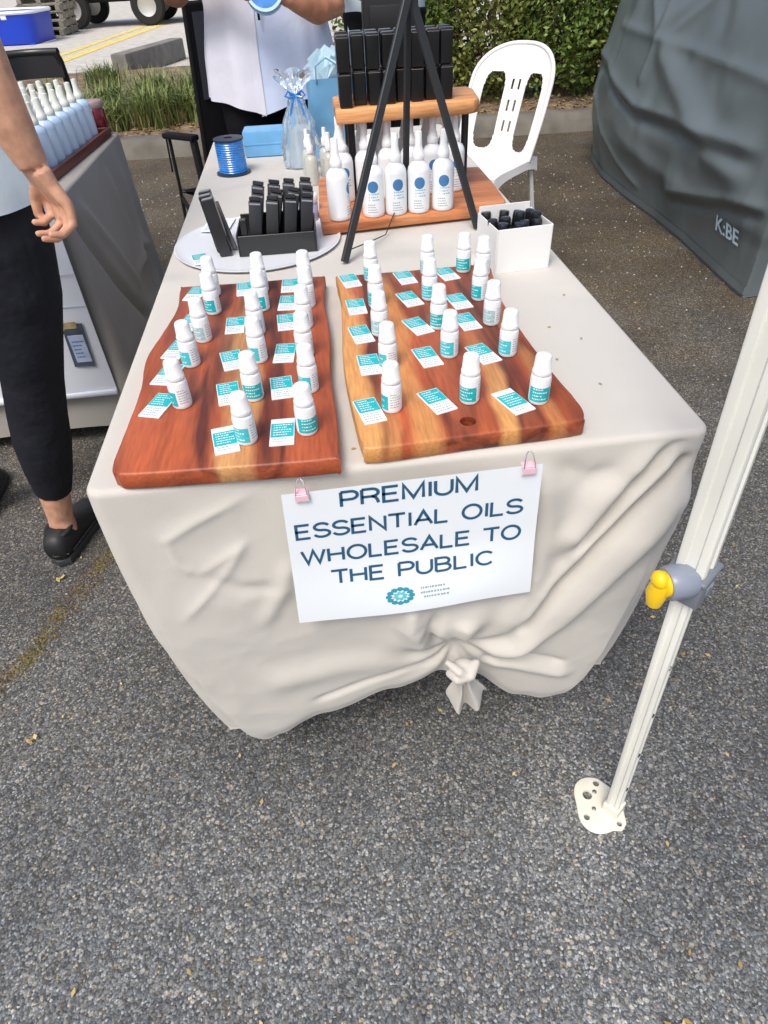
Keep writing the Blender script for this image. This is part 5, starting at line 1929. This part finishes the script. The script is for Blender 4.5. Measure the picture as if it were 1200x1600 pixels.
m_pinkg = mat('pinkish_lid', (.34, .24, .25), .4)
rj = thing('red_jar', 'dark red glass jar with pinkish lid at the far corner of the left table', 'jar', (-.403, 2.02, T2+.0003))
MB().lathe([(.030, 0), (.034, .002), (.0355, .006), (.0355, .075), (.033, .080), (.031, .082)], 28).build('jar', m_red, rj, smooth=45)
MB().lathe([(.033, .081), (.034, .083), (.034, .100), (.031, .103), (0, .104)], 28, capt=False).build('lid', m_pinkg, rj, smooth=45)
# black folding chair behind the left table
FC = thing('folding_chair', 'black folding chair behind the pale blue bottles', 'chair', (-.75, 2.62, 0), R(6))
for sx in (-1, 1):
    MB().tube([(sx*.125, .20, 0), (sx*.120, .08, .45), (sx*.112, .0, .90), (sx*.105, -.005, .925)], .013, 10).build('upright', m_black_metal, FC)
    MB().tube([(sx*.135, -.30, 0), (sx*.125, .05, .42)], .012, 10).build('leg', m_black_metal, FC)
b = MB().grid(lambda u, v: (-.115+.23*u, -.012+.03*math.sin(math.pi*u), .845+.085*v), 16, 6)
b.grid(lambda u, v: (-.115+.23*u, .002+.03*math.sin(math.pi*u), .845+.085*v), 16, 6, flip=True)
b.tube([(-.115+.23*k/12, -.005+.03*math.sin(math.pi*k/12), .930) for k in range(13)], .013, 8)
b.build('backrest', mat('black_vinyl', (.016, .017, .020), .3, spec=.6), FC, smooth=50)
MB().box((0, -.10, .45), (.27, .30, .03), bev=.01, seg=2).build('seat', m_black_metal, FC, smooth=50)
cb = thing('cream_bag', 'cream cloth bag on the seat of the black folding chair', 'bag', (-.76, 2.53, .466))
def cbag(u, v):
    a = 2*math.pi*u
    r = interp(v, [(0, .085), (.4, .10), (.8, .07), (.93, .03), (1, .012)])*(1+.1*nz(u*6, v*4))
    return (r*math.cos(a), r*.8*math.sin(a), .30*v)
b = MB().grid(cbag, 32, 18)
b.build('bag_body', mat('cream_canvas', (.52, .50, .38), .85, bump=.3, bscale=30), cb, smooth=60)
MB().tube([(-.03, 0, .285), (-.03, 0, .34), (.0, 0, .365), (.03, 0, .34), (.03, 0, .285)], .006, 8).build('handle', MATS['cream_canvas'], cb)

# ------------------------------------------------------------------ planting
def leaf_mat(name, c1, c2):
    m = bpy.data.materials.new(name)
    m.use_nodes = True
    n, l = m.node_tree.nodes, m.node_tree.links
    p = n['Principled BSDF']
    p.inputs['Roughness'].default_value = .45
    p.inputs['Specular IOR Level'].default_value = .4
    g_ = n.new('ShaderNodeNewGeometry')
    mx = n.new('ShaderNodeMix')
    mx.data_type = 'RGBA'
    l.new(g_.outputs['Random Per Island'], mx.inputs['Factor'])
    mx.inputs['A'].default_value = (*c1, 1)
    mx.inputs['B'].default_value = (*c2, 1)
    l.new(mx.outputs['Result'], p.inputs['Base Color'])
    p.inputs['Transmission Weight'].default_value = 0.0
    return m
m_leaf = leaf_mat('hedge_leaf', (.045, .095, .018), (.22, .31, .065))
m_leaf2 = leaf_mat('hedge_leaf_olive', (.065, .10, .018), (.29, .32, .08))
m_twig = mat('twig', (.13, .085, .05), .9, var=.3, vscale=20)
def shrub(label, x, y, h, w, d, n, lm, seed):
    rnd = random.Random(seed)
    t = thing('hedge_shrub', label, 'shrub', (x, y, .07), 0, 'hedge shrubs behind the kerb')
    tw_ = MB()
    tips = []
    for k in range(9):
        a = rnd.uniform(0, 6.28)
        r0 = rnd.uniform(.02, .12)
        p = [Vector((r0*math.cos(a), r0*math.sin(a), -.06))]
        for s in range(4):
            p.append(p[-1]+Vector((rnd.uniform(-.6, .6)*w*.18+math.cos(a)*w*.10, rnd.uniform(-.5, .5)*d*.2+math.sin(a)*d*.10, h*.22)))
        tw_.tube(p, [.016, .012, .009, .006, .003], 6)
        tips += p[1:]
        for s in range(5):
            q = p[rnd.randint(1, 4)]
            e = q+Vector((rnd.uniform(-1, 1)*w*.32, rnd.uniform(-1, 1)*d*.35, rnd.uniform(-.05, .28)*h))
            tw_.tube([q, (q+e)/2+Vector((0, 0, .02)), e], [.006, .004, .002], 5)
            tips.append(e)
    tw_.build('trunk', m_twig, t)
    lf = MB()
    clumps = []
    for k in range(int(n/22)):
        while True:
            u, v, z = rnd.uniform(-1, 1), rnd.uniform(-1, 1), rnd.uniform(0.02, 1)
            zz = (z-.5)*2
            if abs(u)**2.6+abs(v)**2.6+max(0, abs(zz))**3.2 < 1.0+.25*nz(u*3+seed, v*3, z*3): break
        clumps.append(Vector((u*w/2, v*d/2, z*h)))
    for c in clumps:
        axis = Vector((rnd.uniform(-1, 1), rnd.uniform(-1.2, .6), rnd.uniform(-.1, 1.2))).normalized()
        for s in range(22):
            o = Vector((rnd.gauss(0, .045), rnd.gauss(0, .045), rnd.gauss(0, .05)))
            q = c+o+axis*rnd.uniform(-.05, .08)
            dr = (axis+Vector((rnd.uniform(-1, 1), rnd.uniform(-1, 1), rnd.uniform(-.8, .8)))).normalized()
            sd_ = dr.cross(Vector((rnd.uniform(-1, 1), rnd.uniform(-1, 1), rnd.uniform(-1, 1)))).normalized()
            L_, W_ = rnd.uniform(.032, .062), rnd.uniform(.011, .020)
            nn = dr.cross(sd_)
            lf.add([q, q+dr*L_*.45+sd_*W_+nn*.004, q+dr*L_, q+dr*L_*.45-sd_*W_+nn*.004], [(0, 1, 2, 3)])
    lf.build('crown', lm, t, smooth=0)
    return t
HS = [(1.20, 6.25, 1.15, 1.0, 'behind the upper shelf'), (1.95, 6.15, 1.25, 1.0, 'left of the white chair back'), (2.60, 6.10, 1.30, 1.0, 'straight behind the white chair back'),
      (3.22, 6.05, 1.35, 1.05, 'beside the grey gazebo wall'), (3.95, 6.0, 1.3, 1.0, 'half hidden by the grey gazebo wall')]
for k, (x, y, h, w, pos) in enumerate(HS):
    shrub(f'dense green hedge shrub {pos}', x, y, h, w, .95, 9500, m_leaf if k % 2 == 0 else m_leaf2, 40+k)
# strappy tussocks on the left
m_blade = leaf_mat('tussock_blade', (.055, .095, .022), (.27, .32, .10))
m_dry = leaf_mat('dry_blade', (.26, .20, .09), (.45, .36, .18))
def tussock(label, x, y, h, r, n, seed, z=.07):
    rnd = random.Random(seed)
    t = thing('tussock_grass', label, 'grass clump', (x, y, z), 0, 'tussock clumps in the garden bed')
    for nm, m_, cnt, hh in (('blades', m_blade, n, h), ('dry_blades', m_dry, n//4, h*.7)):
        b = MB()
        for k in range(cnt):
            a, l_ = rnd.uniform(0, 6.28), rnd.uniform(.5, 1)*hh
            p0 = Vector((rnd.gauss(0, r*.35), rnd.gauss(0, r*.35), -.02))
            out = Vector((math.cos(a), math.sin(a), 0))
            s = Vector((-out.y, out.x, 0))*rnd.uniform(.003, .006)
            lean_ = rnd.uniform(.15, .9)
            p1 = p0+out*l_*lean_*.3+Vector((0, 0, l_*.6))
            p2 = p0+out*l_*lean_*.9+Vector((0, 0, l_*(1-.45*lean_)))
            b.add([p0-s, p0+s, p1+s, p1-s, p2], [(0, 1, 2, 3), (3, 2, 4)])
        b.build(nm, m_, t, smooth=0)
TS = [(-1.62, 6.05, .36, .16), (-1.30, 5.85, .34, .15), (-.98, 5.95, .42, .18), (-.70, 6.05, .40, .16), (-1.45, 6.55, .38, .17), (-1.05, 6.6, .46, .2), (-.62, 6.65, .45, .2), (-1.85, 6.7, .30, .14), (-1.95, 8.6, .30, .2), (-2.2, 7.4, .3, .15), (-.40, 5.95, .36, .16), (-1.95, 6.0, .32, .16), (-.35, 6.5, .40, .18)]
TP = ['nearest the kerb left of the camp chair', 'at the kerb behind the red jar', 'tallest in the front row behind the camp chair armrest', 'beside the dark camp chair back', 'in the middle of the bed behind the front clumps', 'in the middle of the bed, broad and tall', 'in the middle of the bed nearest the camp chair', 'at the left rear behind the black folding chair', 'alone in front of the concrete wheel stop', 'low clump at the far left of the bed', 'hidden by the dark camp chair', 'at the kerb left of the red jar', 'in the middle of the bed behind the camp chair']
for k, ((x, y, h, r), lab) in enumerate(zip(TS, TP)):
    tussock('green tussock grass clump '+lab, x, y, h*1.12, r*1.35, 420, 70+k)
# fallen leaves and bark on the bed
m_litter = leaf_mat('leaf_litter', (.10, .055, .025), (.42, .27, .12))
rnd = random.Random(99)
b = MB()
for k in range(4200):
    x = rnd.uniform(-2.8, 4.2)
    y = 5.38-.045*x+abs(rnd.gauss(0, .9))
    a, s = rnd.uniform(0, 6.28), rnd.uniform(.012, .035)
    z = .085+.05*nz(x*.9, y*.9)+.02*nz(x*4, y*4)+.014
    d = Vector((math.cos(a), math.sin(a), rnd.uniform(-.3, .3)))
    e = Vector((-math.sin(a), math.cos(a), rnd.uniform(-.3, .3)))
    q = Vector((x, y, z+rnd.uniform(0, .02)))
    b.add([q-d*s, q+e*s*.4, q+d*s, q-e*s*.4], [(0, 1, 2, 3)])
tag(b.build('leaf_litter', m_litter, smooth=0), 'brown fallen leaves scattered over the garden bed', 'leaf litter', kind='stuff')

# ------------------------------------------------------------------ loose stones, leaf bits and the mossy crack on the asphalt
m_stone = leaf_mat('loose_stone', (.10, .10, .10), (.46, .44, .40))
b = MB()
for k in range(3200):
    x, y = rnd.uniform(-1.4, 2.2), rnd.uniform(-.75, 4.6)
    s = rnd.uniform(.0016, .0040)*(1+.2*max(0, y))
    vs = [(x+s*math.cos(a+.3*rnd.random())*rnd.uniform(.7, 1.2), y+s*math.sin(a)*rnd.uniform(.7, 1.2), .0005) for a in (0, 1.57, 3.14, 4.71)]
    b.add(vs+[(x, y, s*rnd.uniform(.7, 1.2))], [(0, 1, 4), (1, 2, 4), (2, 3, 4), (3, 0, 4)])
tag(b.build('loose_grit', m_stone, smooth=0), 'pale grit lying loose on the asphalt', 'grit', kind='stuff')
m_bits = leaf_mat('yellow_leaf_bits', (.30, .20, .06), (.62, .50, .20))
b = MB()
for k in range(420):
    x, y = rnd.uniform(-1.2, 1.7), rnd.uniform(-.72, 3.5)
    a, s = rnd.uniform(0, 6.28), rnd.uniform(.003, .0075)
    d = Vector((math.cos(a), math.sin(a), 0))
    e = Vector((-d.y, d.x, rnd.uniform(-.4, .4)))
    q = Vector((x, y, .004+s*.3))
    b.add([q-d*s, q+e*s*.5, q+d*s, q-e*s*.5], [(0, 1, 2, 3)])
for (x, y, s) in ((.672, -.447, .010), (.70, -.445, .007), (-.46, .62, .010), (-.40, .16, .009)):
    for j in range(3):
        a = j*1.3+x*9
        d, e = Vector((math.cos(a), math.sin(a), .15)), Vector((-math.sin(a), math.cos(a), .2))
        q = Vector((x+.006*j, y+.003*j, .005+.002*j))
        b.add([q-d*s, q+e*s*.5, q+d*s, q-e*s*.5], [(0, 1, 2, 3)])
tag(b.build('leaf_bits', m_bits, smooth=0), 'tiny yellow leaf fragments scattered on the asphalt', 'leaf bits', kind='stuff')
CR = [(-.66, .08), (-.60, .16), (-.545, .235), (-.50, .33), (-.455, .40), (-.43, .50), (-.385, .60), (-.35, .70), (-.28, .86)]
m_moss = leaf_mat('moss', (.055, .058, .014), (.24, .20, .055))
m_crackdirt = leaf_mat('crack_dirt', (.035, .026, .018), (.17, .12, .075))
for nm, m_, cnt, sp, sz_, lab in (('moss', m_moss, 900, .012, .0042, 'olive moss growing along the crack in the asphalt'), ('crack_dirt', m_crackdirt, 2000, .020, .0034, 'brown dirt lying along the crack in the asphalt')):
    b = MB()
    for k in range(cnt):
        t = rnd.random()*(len(CR)-1)
        i = int(t)
        f = t-i
        p0, p1 = CR[i], CR[i+1]
        if nm == 'moss' and nz(t*1.9, 3) < -.05: continue
        x = p0[0]+(p1[0]-p0[0])*f+rnd.gauss(0, sp)
        y = p0[1]+(p1[1]-p0[1])*f+rnd.gauss(0, sp)
        s = rnd.uniform(.4, 1)*sz_
        vs = [(x+s*math.cos(a)*rnd.uniform(.7, 1.3), y+s*math.sin(a)*rnd.uniform(.7, 1.3), .0004) for a in (0, 1.57, 3.14, 4.71)]
        b.add(vs+[(x, y, s*rnd.uniform(.5, 1.3))], [(0, 1, 4), (1, 2, 4), (2, 3, 4), (3, 0, 4)])
    tag(b.build(nm, m_, smooth=0), lab, nm.replace('_', ' '), kind='stuff')
pt = MB().tube([(-.640, .235, .004), (-.610, .242, .0045), (-.585, .252, .004)], .0032, 6).build('twig', mat('pale_twig', (.55, .52, .45), .8))
tag(pt, 'short pale twig on the asphalt at the left edge', 'twig')

# ------------------------------------------------------------------ things across the road
ws = thing('wheel_stop', 'grey concrete wheel stop at the road edge behind the garden bed', 'wheel stop', (-1.72, 10.62, .004), R(-18))
MB().box((0, 0, .13), (.22, 1.75, .26), bev=.03, seg=2).build('block', mat('wheel_stop_concrete', (.19, .18, .165), .9, var=.25, vscale=6, bump=.4, bscale=60), ws, smooth=50)
m_binblue = mat('blue_bin_plastic', (.004, .045, .50), .35, spec=.5)
m_whitepl = mat('white_plastic_trim', (.72, .76, .82), .4)
bn = thing('blue_bin', 'large blue plastic bin with white rim across the road', 'bin', (-5.45, 15.75, .004), R(-8))
def binf(u, v):
    a = 2*math.pi*u
    k = lambda t: math.copysign(abs(t)**.35, t)
    g_ = 1+.06*v
    return (.95*g_*k(math.cos(a)), .55*g_*k(math.sin(a)), .02+.46*v)
b = MB().grid(binf, 64, 6)
b.box((0, 0, .02), (1.8, 1.0, .03))
b.build('tub', m_binblue, bn, smooth=50)
b = MB()
b.tube([tuple(Vector(binf(k/64, 1))+Vector((0, 0, .01))) for k in range(64)], .030, 6, closed=True)
b.build('rim', m_whitepl, bn, smooth=50)
for x in (-.55, .0, .5):
    MB().box((x, -.575, .43), (.11, .03, .07), bev=.008).build('clip', m_whitepl, bn)
m_pal = mat('weathered_pallet', (.27, .25, .20), .9, var=.3, vscale=12)
p0 = thing('pallet', 'x', 'pallet', (0, 0, 0), 0, 'stacked grey pallets across the road')
for k in range(6):
    MB().box((0, -.42+.168*k, .122), (.90, .11, .02), bev=.003).build('plank', m_pal, p0)
for k in (-1, 0, 1):
    MB().box((k*.38, 0, .066), (.09, .95, .090), bev=.004).build('bearer', m_pal, p0)
for k in (-1, 0, 1):
    MB().box((0, k*.42, .0105), (.90, .10, .02), bev=.003).build('plank', m_pal, p0)
LV = ['bottom', 'second from the bottom', 'third from the bottom', 'fourth from the bottom', 'top']
for k in range(5):
    lab = f'weathered wooden pallet beside the blue bin, {LV[k]} of the stack'
    q, rz = (-4.82+.02*k, 17.05, .004+.1325*k), R(-4+2*(k % 3))
    if k == 0:
        p0.location, p0.rotation_euler = q, (0, 0, rz)
        p0['label'] = lab
    else:
        dup(p0, q, rz, lab)
# white truck parked across the road
m_truck = mat('white_truck_paint', (.70, .71, .70), .3, spec=.5, coat=.4)
m_tyre = mat('tyre_rubber', (.012, .012, .012), .8)
m_rimw = mat('wheel_rim', (.55, .55, .53), .4, metal=.6)
m_under = mat('chassis', (.015, .015, .016), .6)
m_tan = mat('tan_strap', (.62, .43, .22), .7)
TK = thing('parked_truck', 'white tray truck parked across the road', 'truck', (-3.65, 18.75, .004), R(-4))
b = MB().box((0, 0, .62), (2.7, 1.7, .10), bev=.02)
for sy in (-1, 1):
    b.box((0, sy*.83, .86), (2.7, .05, .36), bev=.01)
for sx in (-1, 1):
    b.box((sx*1.325, 0, .86), (.05, 1.6, .36), bev=.01)
b.build('tray', m_truck, TK)
b = MB().box((2.15, 0, .98), (1.5, 1.6, .80), bev=.08, seg=3)
b.box((2.05, 0, 1.62), (1.15, 1.45, .50), bev=.12, seg=3)
b.build('cab', m_truck, TK, smooth=50)
MB().box((2.05, -.735, 1.62), (.85, .01, .32), bev=.004).build('window', mat('dark_glass', (.02, .03, .035), .08), TK)
MB().box((.5, 0, .50), (3.8, .70, .14), bev=.02).build('chassis', m_under, TK)
for x in (-.80, .85, 2.35):
    for sy in (-1, 1):
        w = MB().lathe([(.20, -.11), (.33, -.11), (.36, -.08), (.36, .08), (.33, .11), (.20, .11)], 32, capb=False, capt=False).xf(Matrix.Translation((x, sy*.74, .36)) @ Matrix.Rotation(R(90), 4, 'X')).build('tyre', m_tyre, TK, smooth=40)
        MB().lathe([(.0, -.07), (.12, -.075), (.20, -.10), (.20, .10), (.12, .075), (0, .07)], 24, capb=False, capt=False).xf(Matrix.Translation((x, sy*.74, .36)) @ Matrix.Rotation(R(90), 4, 'X')).build('rim', m_rimw, w, smooth=40)
MB().box((-1.30, -.78, .52), (.14, .03, .60), bev=.008).build('mud_flap', m_tan, TK)
MB().box((-1.0, -.86, .50), (.60, .04, .10), bev=.01).build('side_guard', m_under, TK)
